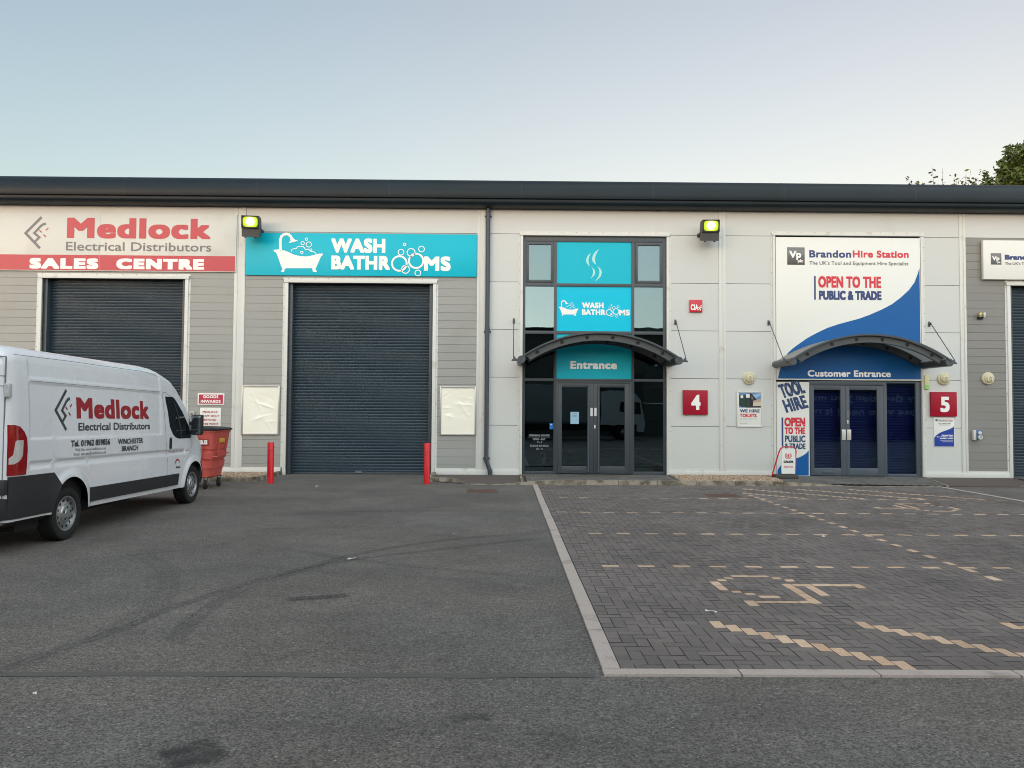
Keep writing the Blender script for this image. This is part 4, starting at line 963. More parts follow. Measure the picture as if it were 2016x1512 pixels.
# blank poster frames with a creased clear sheet
def creases(w, h, seed):
    """a handful of sharp folds in a clear sheet: (x, z, direction, half length, width, height)"""
    r = random.Random(seed); return [(r.uniform(.08, .92)*w, r.uniform(.08, .92)*h, r.uniform(-1.1, 1.1), r.uniform(.10, .30), r.uniform(.018, .045), r.uniform(-.012, .018)) for _ in range(16)]
def crease(x, z, folds):
    d = .004*math.sin(4*x+2*z)+.003*math.sin(7*z-3*x)
    for cx, cz, a, L, w, hgt in folds:
        u = (x-cx)*math.cos(a)+(z-cz)*math.sin(a); v = -(x-cx)*math.sin(a)+(z-cz)*math.cos(a); d += hgt*math.exp(-abs(v)/w)*math.exp(-(u/L)**2)
    return d
def poster_frame(label, u0, v0, u1, v1, seed):
    yf = D-.03; x0, z1 = at(u0, v0, yf); x1, z0 = at(u1, v1, yf)
    root = thing('poster_frame', label, 'poster frame', ((x0+x1)/2, D, z0), 'blank poster frames beside the middle shutter')
    b = MB(); w = .045
    for q in ((x0, x0+w, z0, z1), (x1-w, x1, z0, z1), (x0+w, x1-w, z0, z0+w), (x0+w, x1-w, z1-w, z1)): b.box(q[0], q[1], yf-.012, D-.003, q[2], q[3], 0, .009)
    b.build('frame', STEEL if False else mat('silver_frame', srgb(178, 178, 174), .3, .5), root)
    s = MB(); nx, nz = 64, 88; vs = []; fs = []; folds = creases(x1-x0, z1-z0, seed)
    for j in range(nz+1):
        for i in range(nx+1):
            x = x0+w+(x1-x0-2*w)*i/nx; z = z0+w+(z1-z0-2*w)*j/nz; e = min(1, 6*min(i/nx, 1-i/nx, j/nz, 1-j/nz))
            vs.append((x, D-.026-e*crease(x-x0, z-z0, folds), z))
    for j in range(nz):
        for i in range(nx): k = j*(nx+1)+i; fs.append((k, k+1, k+nx+2, k+nx+1))
    s.add(vs, fs); s.build('clear_sheet', POSTER, root, ang=80)
poster_frame('blank white poster frame left of the middle shutter, behind a red bollard', 476, 758.5, 549.5, 856.5, .4)
poster_frame('blank white poster frame right of the middle shutter, next to the drainpipe', 866, 760.5, 937.5, 857.5, 2.1)

# ================================================================== CANOPIES
def translucent(m, f):
    t = m.node_tree; b = t.nodes['Principled BSDF']; o = t.nodes['Material Output']
    tl = t.nodes.new('ShaderNodeBsdfTranslucent'); tl.inputs[0].default_value = (.8, .82, .82, 1)
    mx = t.nodes.new('ShaderNodeMixShader'); mx.inputs[0].default_value = f
    t.links.new(b.outputs[0], mx.inputs[1]); t.links.new(tl.outputs[0], mx.inputs[2]); t.links.new(mx.outputs[0], o.inputs[0]); return m
HOLE = mat('canopy_hole_dark', srgb(22, 24, 26), .7)
CAN = mat('canopy_grey', srgb(72, 77, 79), .38, var=.05)
SHEET = translucent(mat('canopy_sheet', srgb(78, 82, 83), .4, var=.05), .3)
def canopy(label, xc, pale, z0=0, hw=2.0):
    root = thing('entrance_canopy', label, 'canopy', (xc, D, 3.0), 'arched canopies over the entrances')
    zt = 3.75+z0; ze = 3.12+z0; R = (hw*hw+(zt-ze)**2)/(2*(zt-ze)); zc = zt-R; A0 = math.asin((hw+.06)/R); yF = D-1.2
    def arc(r, n=44, a0=A0): return [(xc+r*math.sin(-a0+2*a0*k/n), zc+r*math.cos(-a0+2*a0*k/n)) for k in range(n+1)]
    b = MB(); o, i = arc(R), arc(R-.022)
    b.prism(o+i[::-1], yF-.06, D-.004); b.build('curved_sheet', pale, root, ang=30)
    b = MB(); o, i = arc(R+.012), arc(R-.028); b.prism(o+i[::-1], yF-.09, yF-.062); b.build('front_lip', DARKGREY, root, ang=30)
    for nm, ya, yb, w in (('front_beam', yF, yF+.10, .175), ('rear_beam', D-.16, D-.06, .175)):
        b = MB(); o, i = arc(R-.024, 44, A0-.05), arc(R-.024-w, 44, A0-.07); b.prism(o+i[::-1], ya+.03, ya+.042)
        for (r0, r1) in ((R-.024, R-.036), (R-.024-w+.012, R-.024-w)):
            o, i = arc(r0, 44, A0-.055), arc(r1, 44, A0-.055); b.prism(o+i[::-1], ya, ya+.0298); b.prism(o+i[::-1], ya+.0422, yb)
        bm_ = b.build(nm, CAN, root, ang=30)
        g = MB()
        for t in (-.78, -.46, -.155, .155, .46, .78):
            a = t*A0; rr = R-.024-w/2; c = (xc+rr*math.sin(a), zc+rr*math.cos(a)); g.prism(circ(*c, .048, 18), ya+.0285, ya+.0297)
        g.build('beam_hole', HOLE, bm_, ang=0)
    for s in (-1, 1):
        xe = xc+s*(hw+.0); zz = ze-.075
        b = MB(); b.tube([(xe, yF-.05, zz), (xe, D-.006, zz)], .098, 22); b.lathe([(.098, 0), (.103, -.012), (.090, -.022), (0.001, -.024)], (xe, yF-.05, zz), 'y', 22)
        b.build('edge_tube', CAN, root)
        xo = xe+s*.2
        b = MB(); b.prism([(xe+s*.07, zz-.03), (xe+s*.25, zz-.035), (xe+s*.25, zz), (xo+s*.015, zz+.02), (xo-s*.015, zz+.10), (xe+s*.12, zz+.02), (xe+s*.07, zz+.05)], yF+.04, yF+.056); b.build('rod_bracket', CAN, root, ang=0)
        wz = 4.17+z0; xw = xc+s*2.185
        b = MB(); b.tube([(xo, yF+.048, zz+.06), (xw, D-.09, wz)], .011, 8); b.tube([(xw, D-.09, wz), (xw, D-.06, wz+.0)], .02, 8); b.build('tie_rod', DARKGREY, root)
        b = MB(); b.box(xw-.028, xw+.028, D-.012, D-.001, wz-.07, wz+.07, 0, .003); b.box(xw-.006, xw+.006, D-.11, D-.0122, wz-.035, wz+.035, 0, .002); b.build('wall_plate', CAN, root)
    return root
canopy('dark grey arched canopy over the cyan Entrance panel', 2.405, SHEET)
canopy('grey arched canopy over the blue Customer Entrance panel', 9.30, translucent(mat('canopy_sheet_pale', srgb(160, 158, 150), .45, var=.05), .4))

# ================================================================== LAMPS AND SMALL FITTINGS
def lens_mat(name, off):
    m = bpy.data.materials.new(name); m.use_nodes = True; N = m.node_tree.nodes; L = m.node_tree.links; N.remove(N['Principled BSDF'])
    tc = N.new('ShaderNodeTexCoord'); mp = N.new('ShaderNodeMapping'); mp.inputs['Location'].default_value = off
    L.new(tc.outputs['Object'], mp.inputs[0])
    vm = N.new('ShaderNodeVectorMath'); vm.operation = 'LENGTH'; L.new(mp.outputs[0], vm.inputs[0])
    r = N.new('ShaderNodeValToRGB'); L.new(vm.outputs['Value'], r.inputs[0]); e = r.color_ramp.elements
    e[0].position = .055; e[0].color = (.50, .52, .36, 1); e[1].position = .22; e[1].color = (.055, .125, .001, 1); q = e.new(.13); q.color = (.16, .20, .012, 1)
    em = N.new('ShaderNodeEmission'); em.inputs[1].default_value = LAMP_E; L.new(r.outputs[0], em.inputs[0]); L.new(em.outputs[0], N['Material Output'].inputs[0]); return m
LAMP_E = 1.0
def floodlight(label, xc, turn):
    root = thing('floodlight', label, 'floodlight', (xc, D, 6.6), 'lit floodlights on the front wall')
    root.rotation_euler = (0, 0, turn)
    y0 = D-.62; zc = 6.575
    def tilt(mb_, c=(xc, D-.4, zc), ang=math.radians(8)):
        mb_.v = [(p[0], c[1]+(p[1]-c[1])*math.cos(ang)-(p[2]-c[2])*math.sin(ang)*-1*-1, c[2]+(p[1]-c[1])*math.sin(ang)+(p[2]-c[2])*math.cos(ang)) for p in mb_.v]
    b = MB(); w = .225
    fr_ = [(y0, zc+.27), (y0+.30, zc+.24), (y0+.33, zc+.02), (y0+.27, zc-.25), (y0+.03, zc-.28), (y0+.03, zc-.05), (y0, zc-.05)]
    n = len(fr_)
    vs = [(xc-w, y, z) for y, z in fr_]+[(xc+w, y, z) for y, z in fr_]
    fs = [tuple(range(n)), tuple(range(2*n-1, n-1, -1))]+[(i, (i+1) % n, (i+1) % n+n, i+n) for i in range(n)]
    b.add(vs, fs); tilt(b); b.build('housing', mat('lamp_housing', srgb(62, 64, 62), .5), root, ang=20)
    b = MB()
    for q in ((xc-w, xc-w+.035, zc-.05, zc+.27), (xc+w-.035, xc+w, zc-.05, zc+.27), (xc-w+.035, xc+w-.035, zc+.245, zc+.27), (xc-w+.035, xc+w-.035, zc-.05, zc-.028)): b.box(q[0], q[1], y0-.022, y0-.0005, q[2], q[3], 0, .004)
    tilt(b); b.build('bezel', BLACK, root)
    for xa, xb in ((xc-.16, xc-.12), (xc+.09, xc+.14)): b = MB(); b.box(xa, xb, y0+.05, y0+.09, zc-.31, zc-.28); tilt(b); b.build('cable_gland', BLACK, root)
    b = MB(); pts = []
    for k in range(40):
        t = 2*PI*k/40; c_, s_ = math.cos(t), math.sin(t); pts.append((xc+.188*math.copysign(abs(c_)**.45, c_), zc+.108+.132*math.copysign(abs(s_)**.45, s_)))
    b.prism(pts, y0-.008, y0-.001); tilt(b)
    cx = sum(p[0] for p in b.v)/len(b.v); cy_ = sum(p[1] for p in b.v)/len(b.v); cz = sum(p[2] for p in b.v)/len(b.v)
    b.build('lens', lens_mat('lit_lens', (-(cx-xc), -(cy_-D), -(cz-6.6)-.01)), root, ang=0)
    b = MB()
    for s in (-1, 1): b.box(xc+s*(w+.004)-.004, xc+s*(w+.004)+.004, D-.42, D-.05, zc-.07, zc-.02)
    b.box(xc-w-.01, xc+w+.01, D-.048, D-.022, zc-.09, zc+.0); b.box(xc-.05, xc+.05, D-.022, D-.002, zc-.14, zc+.05); b.build('mounting_bracket', BLACK, root)
    return root
floodlight('lit yellow green floodlight at the left corner of the cyan fascia sign', -6.79, .12)
floodlight('lit yellow green floodlight high on the plain wall between the two entrances', 5.42, -.04)
def bulkhead(label, u, v):
    x, z = at(u, v, D-.05)
    root = thing('bulkhead_lamp', label, 'wall lamp', (x, D, z), 'round bulkhead lamps on the wall')
    b = MB(); b.lathe([(.168, -.001), (.168, -.045), (.150, -.065), (.13, -.066)], (x, D, z), 'y', 32); b.build('rim', CREAM, root)
    b = MB(); b.lathe([(.135, -.06), (.12, -.085), (.08, -.105), (.0005, -.112)], (x, D, z), 'y', 28); b.build('diffuser', mat('prismatic_diffuser', srgb(190, 184, 150), .25, var=.12, scale=25), root, ang=60)
    b = MB(); b.tube([(x-.05, D-.113, z-.06), (x-.05, D-.118, z+.03), (x, D-.122, z+.06), (x+.05, D-.118, z+.03), (x+.06, D-.112, z-.07)], .012, 8); b.build('lamp_tube', mat('lamp_tube_white', srgb(228, 224, 205), .3), root)
    return root
b0 = bulkhead('round cream bulkhead lamp above the framed toilet hire poster', 1475, 744.5)
xa, za = at(1475, 744.5, D-.05)
for (u, v, lab) in ((1859, 745.5, 'round cream bulkhead lamp above the red number 5 sign'), (1946, 745, 'round cream bulkhead lamp on the dark grey ribbed cladding at the right')):
    x, z = at(u, v, D-.05); dup(b0, (x-xa, -.0 if u < 1900 else -.0, z-za), lab)
root, x0, x1, z0, z1, yf = slab('emergency_light', 'slim pale yellow emergency light with green lower end beside the right canopy', 'wall lamp', 1820.6, 738, 1829.6, 766.5, .07, mat('emergency_diffuser', srgb(206, 205, 160), .3), bev=.015)
b = MB(); b.box(x0+.008, x1-.008, yf-.003, yf-.0003, z0+.01, z0+.12); b.build('green_panel', mat('emergency_green', srgb(140, 205, 110), .35), root, ang=0)
# twin sensor head
x, z = at(1932, 618, D-.1)
root = thing('security_sensor', 'small brass and white twin sensor on the grey cladding below the box sign', 'sensor', (x, D, z))
for dx, m, r in ((-.035, BRASS, .052), (.075, TRIM, .04)):
    b = MB(); b.lathe([(r, -.03), (r, 0), (r*.9, r*.5), (r*.5, r*.9), (.001, r)], (x+dx, D-.11, z), 'z', 18); b.lathe([(r*.7, -.031), (r*.6, -.085), (.001, -.095)], (x+dx, D-.11, z), 'z', 14, 0); b.build('sensor_head', m, root)
b = MB(); b.box(x-.06, x+.09, D-.05, D-.002, z-.14, z-.07, 0, .01); b.tube([(x-.03, D-.05, z-.1), (x-.035, D-.11, z-.06)], .014, 8); b.tube([(x+.06, D-.05, z-.1), (x+.075, D-.11, z-.06)], .014, 8); b.build('mounting_base', BLACK, root)
# socket box
x0, z1 = at(1916.5, 847, D-.09); x1, z0 = at(1931, 866.5, D-.09)
root = thing('socket_box', 'blue industrial socket box with white side low on the right grey cladding', 'socket', ((x0+x1)/2, D, z0))
b = MB(); b.box(x0, x0+.075, D-.10, D-.003, z0, z1, 0, .01); b.build('back_box', TRIM, root)
b = MB(); b.box(x0+.077, x1, D-.13, D-.003, z0+.02, z1, 0, .012); b.build('blue_housing', mat('socket_blue', srgb(44, 106, 168), .4), root)
b = MB(); b.lathe([(.045, 0), (.045, -.03), (.001, -.034)], (x0+.135, D-.131, z1-.07), 'y', 16); b.lathe([(.055, 0), (.055, -.05), (.035, -.052), (.03, -.02), (.001, -.02)], (x0+.14, D-.131, z0+.075), 'y', 18); b.build('socket_outlet', TRIM, root)
root, x0, x1, z0, z1, yf = slab('junction_box', 'small pale grey box on the cladding left of the staff only notice', 'box', 372.5, 810, 382, 818.5, .07, mat('pale_grey_plastic', srgb(176, 175, 168), .5), bev=.014)
b = MB(); b.lathe([(.03, 0), (.03, -.02), (.001, -.026)], ((x0+x1)/2, yf, (z0+z1)/2), 'y', 14); b.build('cover_button', LETTERGREY, root)
# grey canvas: valve cap on the wall by unit 4
# ================================================================== BOLLARDS, BIN, A-BOARD, COVERS, LITTER
def bollard(label, x, y, h):
    root = thing('bollard', label, 'bollard', (x, y, 0), 'red steel bollards guarding the middle shutter')
    b = MB(); b.lathe([(.078, .0), (.076, .02), (.076, h-.02), (.070, h-.004), (.0005, h)], (x, y, 0), 'z', 26); b.build('post', BOLLRED, root, ang=30)
    b = MB()
    for z in (h*.80, h*.69): b.lathe([(.0762, z), (.0785, z+.004), (.0785, z+.010), (.0762, z+.014)], (x, y, 0), 'z', 26)
    b.build('raised_band', BOLLRED, root)
    return root
bo = bollard('red steel bollard at the left edge of the middle shutter', -5.52, 18.25, .97)
dup(bo, (3.68, .05, 0), 'red steel bollard at the right edge of the middle shutter')

def wheelie():
    root = thing('wheeled_bin', 'faded red four wheeled recycling bin with dark lid behind the white van', 'bin', (-6.95, 17.25, 0))
    X0, X1, Ya, Yb = -7.62, -6.29, 16.72, 17.72
    b = MB(); rings = [(.23, .17), (.26, .13), (.40, .105), (.44, .10), (.445, .085), (.60, .07), (.605, .085), (.64, .08), (.645, .06), (.80, .045), (.805, .06), (.86, .055), (.865, .035), (1.02, .02), (1.20, .0), (1.24, -.01), (1.25, -.03), (1.27, -.03)]
    vs = []; fs = []
    def ring(z, ins, c=.07):
        x0, x1, y0, y1 = X0+ins, X1-ins, Ya+ins, Yb-ins; o = []
        for cx, cy_, a in ((x1-c, y0+c, -90), (x1-c, y1-c, 0), (x0+c, y1-c, 90), (x0+c, y0+c, 180)):
            for k in range(5): t = math.radians(a+k*22.5); o.append((cx+c*math.cos(t), cy_+c*math.sin(t), z))
        return o
    for z, ins in rings: vs += ring(z, ins)
    n = 20
    for r in range(len(rings)-1):
        for k in range(n): fs.append((r*n+k, r*n+(k+1) % n, (r+1)*n+(k+1) % n, (r+1)*n+k))
    fs.append(list(range(n-1, -1, -1))); b.add(vs, fs); body = b.build('bin_body', BINRED, root, ang=28)
    b = MB(); vs = []; fs = []
    for z, ins in ((1.272, -.045), (1.30, -.05), (1.325, -.02), (1.345, .12), (1.36, .3)): vs += ring(z, ins)
    for r in range(4):
        for k in range(n): fs.append((r*n+k, r*n+(k+1) % n, (r+1)*n+(k+1) % n, (r+1)*n+k))
    fs.append(list(range(4*n, 5*n))); fs.append(list(range(n-1, -1, -1))); b.add(vs, fs); b.build('lid', BLACK, root, ang=30)
    b = MB(); b.box(-7.3, -6.62, Ya-.09, Ya+.03, 1.10, 1.135, 0, .012); b.build('front_lip', mat('bin_lip_grey', srgb(120, 110, 106), .6), root)
    g = MB(); lettering(g, 'RECYCLABLES', (-6.90, .975), (-6.43, 1.065), lambda a, c_, l: (a, Ya+.012-.004-l*.0001, c_), bold=(.004, .006), spacing=1.08, res=3); g.build('lettering', LETTERWHITE, body, ang=0)
    b = MB(); b.box(-6.93, -6.40, Ya+.0085, Ya+.02, .95, 1.09); b.build('label_strip', mat('bin_label', srgb(150, 46, 44), .5), body, ang=0)
    # lifting frame and trunnion on the side
    b = MB(); xs_ = X1-.005; b.tube([(xs_+.01, 17.0, 1.08), (xs_+.01, 17.0, .72), (xs_+.01, 17.45, .72), (xs_+.01, 17.45, 1.08)], .012, 6); b.tube([(xs_-.06, 16.82, .70), (xs_+.02, 16.85, .70), (xs_+.02, 17.6, .76)], .014, 8); b.build('side_rail', BINRED, root)
    b = MB(); b.box(xs_-.01, xs_+.012, 17.06, 17.38, 1.0, 1.09, 0, .004); b.build('yellow_label', mat('yellow_label', srgb(205, 165, 60), .5), root)
    b = MB(); b.tube([(-6.75, Ya+.07, .74), (-6.75, Ya-.0, .74)], .05, 12); b.box(-6.9, -6.55, Ya+.02, Ya+.06, .66, .84, 0, .01); b.build('lifting_boss', BINRED, root)
    for (x, y) in ((-6.5, 16.86), (-6.45, 17.5), (-7.4, 16.86), (-7.4, 17.5)):
        w_ = MB(); w_.lathe([(.03, -.026), (.09, -.026), (.1, -.016), (.1, .016), (.09, .026), (.03, .026)], (x, y, .1), 'x', 20); wh = w_.build('caster_wheel', RUBBER, root)
        f_ = MB(); f_.prism([(x-.045, .25), (x+.045, .25), (x+.05, .23), (x-.05, .23)], y-.05, y+.05)
        for s in (-1, 1): f_.box(x+s*.036-.004, x+s*.036+.004, y-.035, y+.03, .09, .23)
        f_.lathe([(.03, -.028), (.03, .028)], (x, y, .1), 'x', 12); f_.build('caster_fork', STEEL, wh)
wheelie()

def aboard():
    y = 19.75; s_ = .20337*y/FPX; q = lambda u, v: at(1510+u*.20337, 730+v*.20337, y)
    root = thing('pavement_sign', 'small white pavement sign with red tube frame standing before the tool hire panel', 'sign', (q(206, 800)[0], y, 0))
    x0, z0 = q(140, 1003); x1, z1 = q(272, 752); c = .04; z0 = max(z0, .1)
    def rr(x0, x1, z0, z1, c):
        o = []
        for cx, cz, a in ((x1-c, z0+c, -90), (x1-c, z1-c, 0), (x0+c, z1-c, 90), (x0+c, z0+c, 180)):
            for k in range(5): t = math.radians(a+22.5*k); o.append((cx+c*math.cos(t), cz+c*math.sin(t)))
        return o
    b = MB(); b.prism(rr(x0, x1, z0, z1, c), y-.015, y+.015); b.build('panel', SIGNWHITE, root, ang=30)
    RT_ = mat('red_tube', srgb(190, 20, 44), .35)
    b = MB(); xl = x0-.035; xr = x1+.025
    path = [(xl-.20, y+.05, .1), (xl-.02, y+.02, z1-.10), (xl+.02, y+.01, z1-.01), (xl+.09, y, z1+.04), (xr-.09, y, z1+.04), (xr-.02, y, z1), (xr, y, z1-.08), (xr-.01, y, z0+.5), (xr-.03, y, z0+.02)]
    b.tube(path, .017, 10); b.build('tube_frame', RT_, root)
    b = MB(); b.box(xl-.16, xr+.02, y-.14, y+.22, .05, .16, 0, .04); b.box(xl-.02, xr-.04, y-.03, y+.05, .16, z0+.02, 0, .01); b.build('weighted_base', mat('rubber_base', srgb(66, 64, 62), .8), root)
    yf = y-.015; LR = mat('logo_red', srgb(196, 36, 60), .4)
    g = MB(); cx, cz = q(204, 822)
    for r, a0, a1 in ((30, -235, 55), (20, -240, 60)): stroke(g, [(cx+r*s_*math.cos(math.radians(a0+(a1-a0)*k/20)), cz+r*s_*math.sin(math.radians(a0+(a1-a0)*k/20))) for k in range(21)], 5*s_, yf, .003)
    shape(g, [(cx+9*s_*math.cos(math.radians(a)), cz-2*s_+9*s_*math.sin(math.radians(a))) for a in range(-200, 21, 20)]+[(cx+2*s_, cz+18*s_)], yf, .003); g.build('flame_emblem', LR, root, ang=0)
    a = q(158, 890); e = q(253, 868); g = MB(); lettering(g, 'CALOR', a, (e[0], q(158, 868)[1]), flat(yf), bold=(.006, .006), spacing=1.08, res=3, n=6); g.build('lettering', mat('ink_black', srgb(34, 34, 36), .5), root, ang=0)
    a = q(162, 936); e = q(250, 919); g = MB(); lettering(g, 'Sold Here', a, (e[0], q(162, 919)[1]), flat(yf), bold=(.002, .002), spacing=1.05, res=3, n=6); g.build('lettering', mat('pale_red', srgb(205, 110, 118), .5), root, ang=0)
aboard()

def cover(name, label, x0, x1, y0, y1, z, m):
    root = thing(name, label, 'cover', ((x0+x1)/2, (y0+y1)/2, z))
    b = MB(); w = .035
    for q in ((x0, x1, y0, y0+w), (x0, x1, y1-w, y1), (x0, x0+w, y0+w, y1-w), (x1-w, x1, y0+w, y1-w)): b.box(q[0], q[1], q[2], q[3], z-.02, z+.004)
    b.build('frame', m, root, ang=0)
    b = MB(); b.box(x0+w+.004, x1-w-.004, y0+w+.004, y1-w-.004, z-.02, z+.002)
    k = 0
    xx = x0+.09
    while xx < x1-.09:
        yy = y0+.09
        while yy < y1-.09: b.box(xx-.014, xx+.014, yy-.014, yy+.014, z+.0021, z+.005); yy += .06
        xx += .06
    b.build('lid', m, root, ang=0)
cover('drain_cover', 'rusty rectangular drain cover in the asphalt near the drainpipe', -.81, -.16, 16.46, 17.08, .003, DRAINMAT)
cover('manhole_cover', 'reddish manhole cover set into the block paving in front of unit 4', 4.2, 4.88, 15.70, 16.30, .014, DRAINMAT)
PAPER = mat('litter_paper', srgb(205, 203, 196), .6)
def litter(x, y, sx, sy, rot, z, label):
    b = MB(); ca, sa = math.cos(rot), math.sin(rot); vs = []
    for j in range(3):
        for i in range(4):
            a = (i/3-.5)*sx*random.uniform(.8, 1.1); c_ = (j/2-.5)*sy*random.uniform(.7, 1.2); vs.append((x+a*ca-c_*sa, y+a*sa+c_*ca, z+.002+random.uniform(0, .018)))
    fs = [(j*4+i, j*4+i+1, j*4+i+5, j*4+i+4) for j in range(2) for i in range(3)]
    b.add(vs, fs); tag(b.build('litter_scrap', PAPER, None, (x, y, z), ang=60), label, 'litter', 'scraps of litter on the ground')
litter(-1.774, 9.02, .09, .05, .3, 0, 'white paper scrap beside the long tyre mark in mid yard')
litter(-1.638, 11.541, .06, .035, .8, 0, 'tiny white scrap on the asphalt midway to the middle shutter')
litter(-4.011, 10.345, .045, .03, .1, 0, 'tiny white scrap on the asphalt to the right of the van')
litter(-4.254, 17.562, .09, .05, .2, 0, 'white scrap on the asphalt just before the middle shutter')
litter(1.786, 6.67, .1, .02, -.5, .014, 'pale curled feather like scrap on the paving below the wheelchair symbol')
litter(4.449, 10.737, .06, .06, .5, .014, 'small white scrap on a dashed bay line of the paving')
litter(-2.835, 4.746, .02, .02, .5, 0, 'white fleck on the near asphalt below the sealed joint')
litter(-.7, 10.9, .03, .02, .4, 0, 'white fleck close to the left edge of the block paving')

# ================================================================== VAN
VX, HW = -6.895, 1.025          # centre line and half width
R0, R1 = 9.18, 15.50            # rear and front
WY = (10.52, 14.68)             # axle lines
def interp(tab, x):
    if x <= tab[0][0]: return tab[0][1]
    for (a, p), (b_, q) in zip(tab[:-1], tab[1:]):
        if x <= b_:
            t = (x-a)/(b_-a); return p+(q-p)*t
    return tab[-1][1]
TOP = [(9.18, 2.38), (9.26, 2.43), (9.4, 2.455), (12.8, 2.455), (13.1, 2.44), (13.35, 2.405), (13.6, 2.345), (13.8, 2.29), (14.0, 2.17), (14.2, 2.01), (14.4, 1.80), (14.58, 1.58), (14.7, 1.42), (14.8, 1.34), (14.95, 1.22), (15.1, 1.12), (15.25, 1.03), (15.38, .93), (15.46, .80), (15.5, .66)]
WID = [(9.18, .965), (9.21, .99), (9.26, 1.013), (9.34, HW), (14.6, HW), (14.9, 1.02), (15.08, 1.0), (15.2, .93), (15.32, .83), (15.43, .70), (15.5, .5)]
TUM = [(.2, .955), (.4, .985), (.6, 1.0), (1.3, 1.0), (1.7, .985), (2.1, .955), (2.5, .915)]
def sstep(a, b_, x): t = max(0, min(1, (x-a)/(b_-a))); return t*t*(3-2*t)
def recess(y, z):
    d = 0
    if 9.3 < y < 13.5:
        e = sstep(9.575, 9.61, y)*(1-sstep(13.255, 13.29, y))
        d += .014*e*sstep(1.305, 1.328, z)*(1-sstep(2.005, 2.028, z))          # big window panel pressing
        d += .010*e*sstep(2.07, 2.09, z)*(1-sstep(2.29, 2.35, z))           # upper pressing
    d += .020*sstep(9.57, 9.62, y)*(1-sstep(14.2, 14.5, y))*sstep(.925, .985, z)*(1-sstep(1.015, 1.04, z))   # groove at the waist
    for wy in WY:                                                            # flared arches
        r = math.hypot(y-wy, z-.36); d -= .028*(1-sstep(.44, .56, r)) if z > .3 else 0
    return d
def sidex(y, z):
    zt = interp(TOP, y); w = interp(WID, y)*interp(TUM, z) - recess(y, z)
    rc = min(.20, max(.04, (zt-.5)*.13 if y > 14.1 else .20)); q = zt-z
    if q < rc: t = (rc-max(q, 0))/rc; w -= rc*.85*(1-math.sqrt(max(0, 1-t*t)))
    return max(w, .05)
def rake(y, z): return z-.013*(y-12.2)
def sp(y, z, off=0.0, side=1): return (VX+side*(sidex(y, z)+off), y, rake(y, z))
def arch_z(y):
    z = .33
    for wy in WY:
        if abs(y-wy) < .425: z = max(z, .36+math.sqrt(.425**2-(y-wy)**2))
    return z
van = thing('parked_van', 'white panel van with red electrical distributor lettering parked facing the shutters', 'van', (VX, 12.2, 0))
st = [R0, 9.195, 9.21, 9.24, 9.28, 9.34, 9.42, 9.5]
y = 9.55
while y < 15.4: st.append(y); y += .024
st += [15.42, 15.44, 15.46, 15.475, 15.49, 15.5]
b = MB(); NS = 130; NR = 9; vs = []; fs = []
for y in st:
    zt = interp(TOP, y); zb = arch_z(y); ring = []
    for k in range(NS+1):
        t = k/NS; z = zb+(zt-zb)*(t if t < .85 else t); ring.append((VX+sidex(y, z), y, rake(y, z)))
    xe = ring[-1][0]-VX
    for k in range(1, NR):
        t = k/NR; xx = xe*(1-2*t); ring.append((VX+xx, y, rake(y, zt)+.03*(1-(2*t-1)**2)*min(1, (zt-.6)/1.5)))
    left = [(2*VX-p[0], p[1], p[2]) for p in ring[NS::-1]]
    vs += ring+left
n = 2*(NS+1)+NR-1
for i in range(len(st)-1):
    for k in range(n-1): fs.append((i*n+k, i*n+k+1, (i+1)*n+k+1, (i+1)*n+k))
for e in (0, (len(st)-1)*n):                      # rear and front closing faces, row by row
    for k in range(NS): fs.append((e+k, e+k+1, e+n-2-k, e+n-1-k))
    fs.append([e+k for k in range(NS, n-NS)])
b.add(vs, fs); body = b.build('body', VANWHITE, van, ang=50)
b = MB()                                          # floor pan and dark wheel housings
b.box(VX-.9, VX+.9, 9.3, 15.1, .30, .42); 
for wy in WY:
    for s in (-1, 1): b.box(VX+s*.62, VX+s*.93, wy-.44, wy+.44, .43, .86)
b.box(VX-.85, VX+.85, 9.6, 10.1, .2, .3); b.tube([(VX+.5, 11.0, .25), (VX+.5, 13.2, .25)], .06, 8)
b.build('chassis', mat('underbody_black', srgb(20, 20, 21), .9), van, ang=0)
PX, PY, PS = -6.725, 11.895, .967   # where the body stands: centre line, middle, size
def patch(rows, off, name, m, nc=12, parent=None, side=1, thick=.0):
    """surface piece given by rows (z, y0, y1), lying off metres proud of the body side"""
    p = MB(); vs = []; fs = []
    R_ = []
    for (z0, a0, c0), (z1, a1, c1_) in zip(rows[:-1], rows[1:]):
        m_ = max(1, int(abs(z1-z0)/.05))
        for k in range(m_): t = k/m_; R_.append((z0+(z1-z0)*t, a0+(a1-a0)*t, c0+(c1_-c0)*t))
    R_.append(rows[-1])
    for z, a, c_ in R_:
        for k in range(nc+1): vs.append(sp(a+(c_-a)*k/nc, z, off, side))
    for r in range(len(R_)-1):
        for k in range(nc): q = r*(nc+1)+k; fs.append((q, q+1, q+nc+2, q+nc+1))
    # skirt back to the body
    bound = [k for k in range(nc+1)]+[r*(nc+1)+nc for r in range(1, len(R_))]+[(len(R_)-1)*(nc+1)+k for k in range(nc-1, -1, -1)]+[r*(nc+1) for r in range(len(R_)-2, 0, -1)]
    n0 = len(vs)
    for i in bound: x, y, z = vs[i]; vs.append((x-side*(off+.004), y, z))
    L_ = len(bound)
    for i in range(L_): j = (i+1) % L_; fs.append((bound[i], bound[j], n0+j, n0+i))
    p.add(vs, fs); return p.build(name, m, parent or van, ang=40)
VGL = mat('van_glass', srgb(18, 26, 28), .04, spec=.8, var=.0)
VBL = mat('van_black_trim', srgb(38, 39, 42), .55, var=.08)
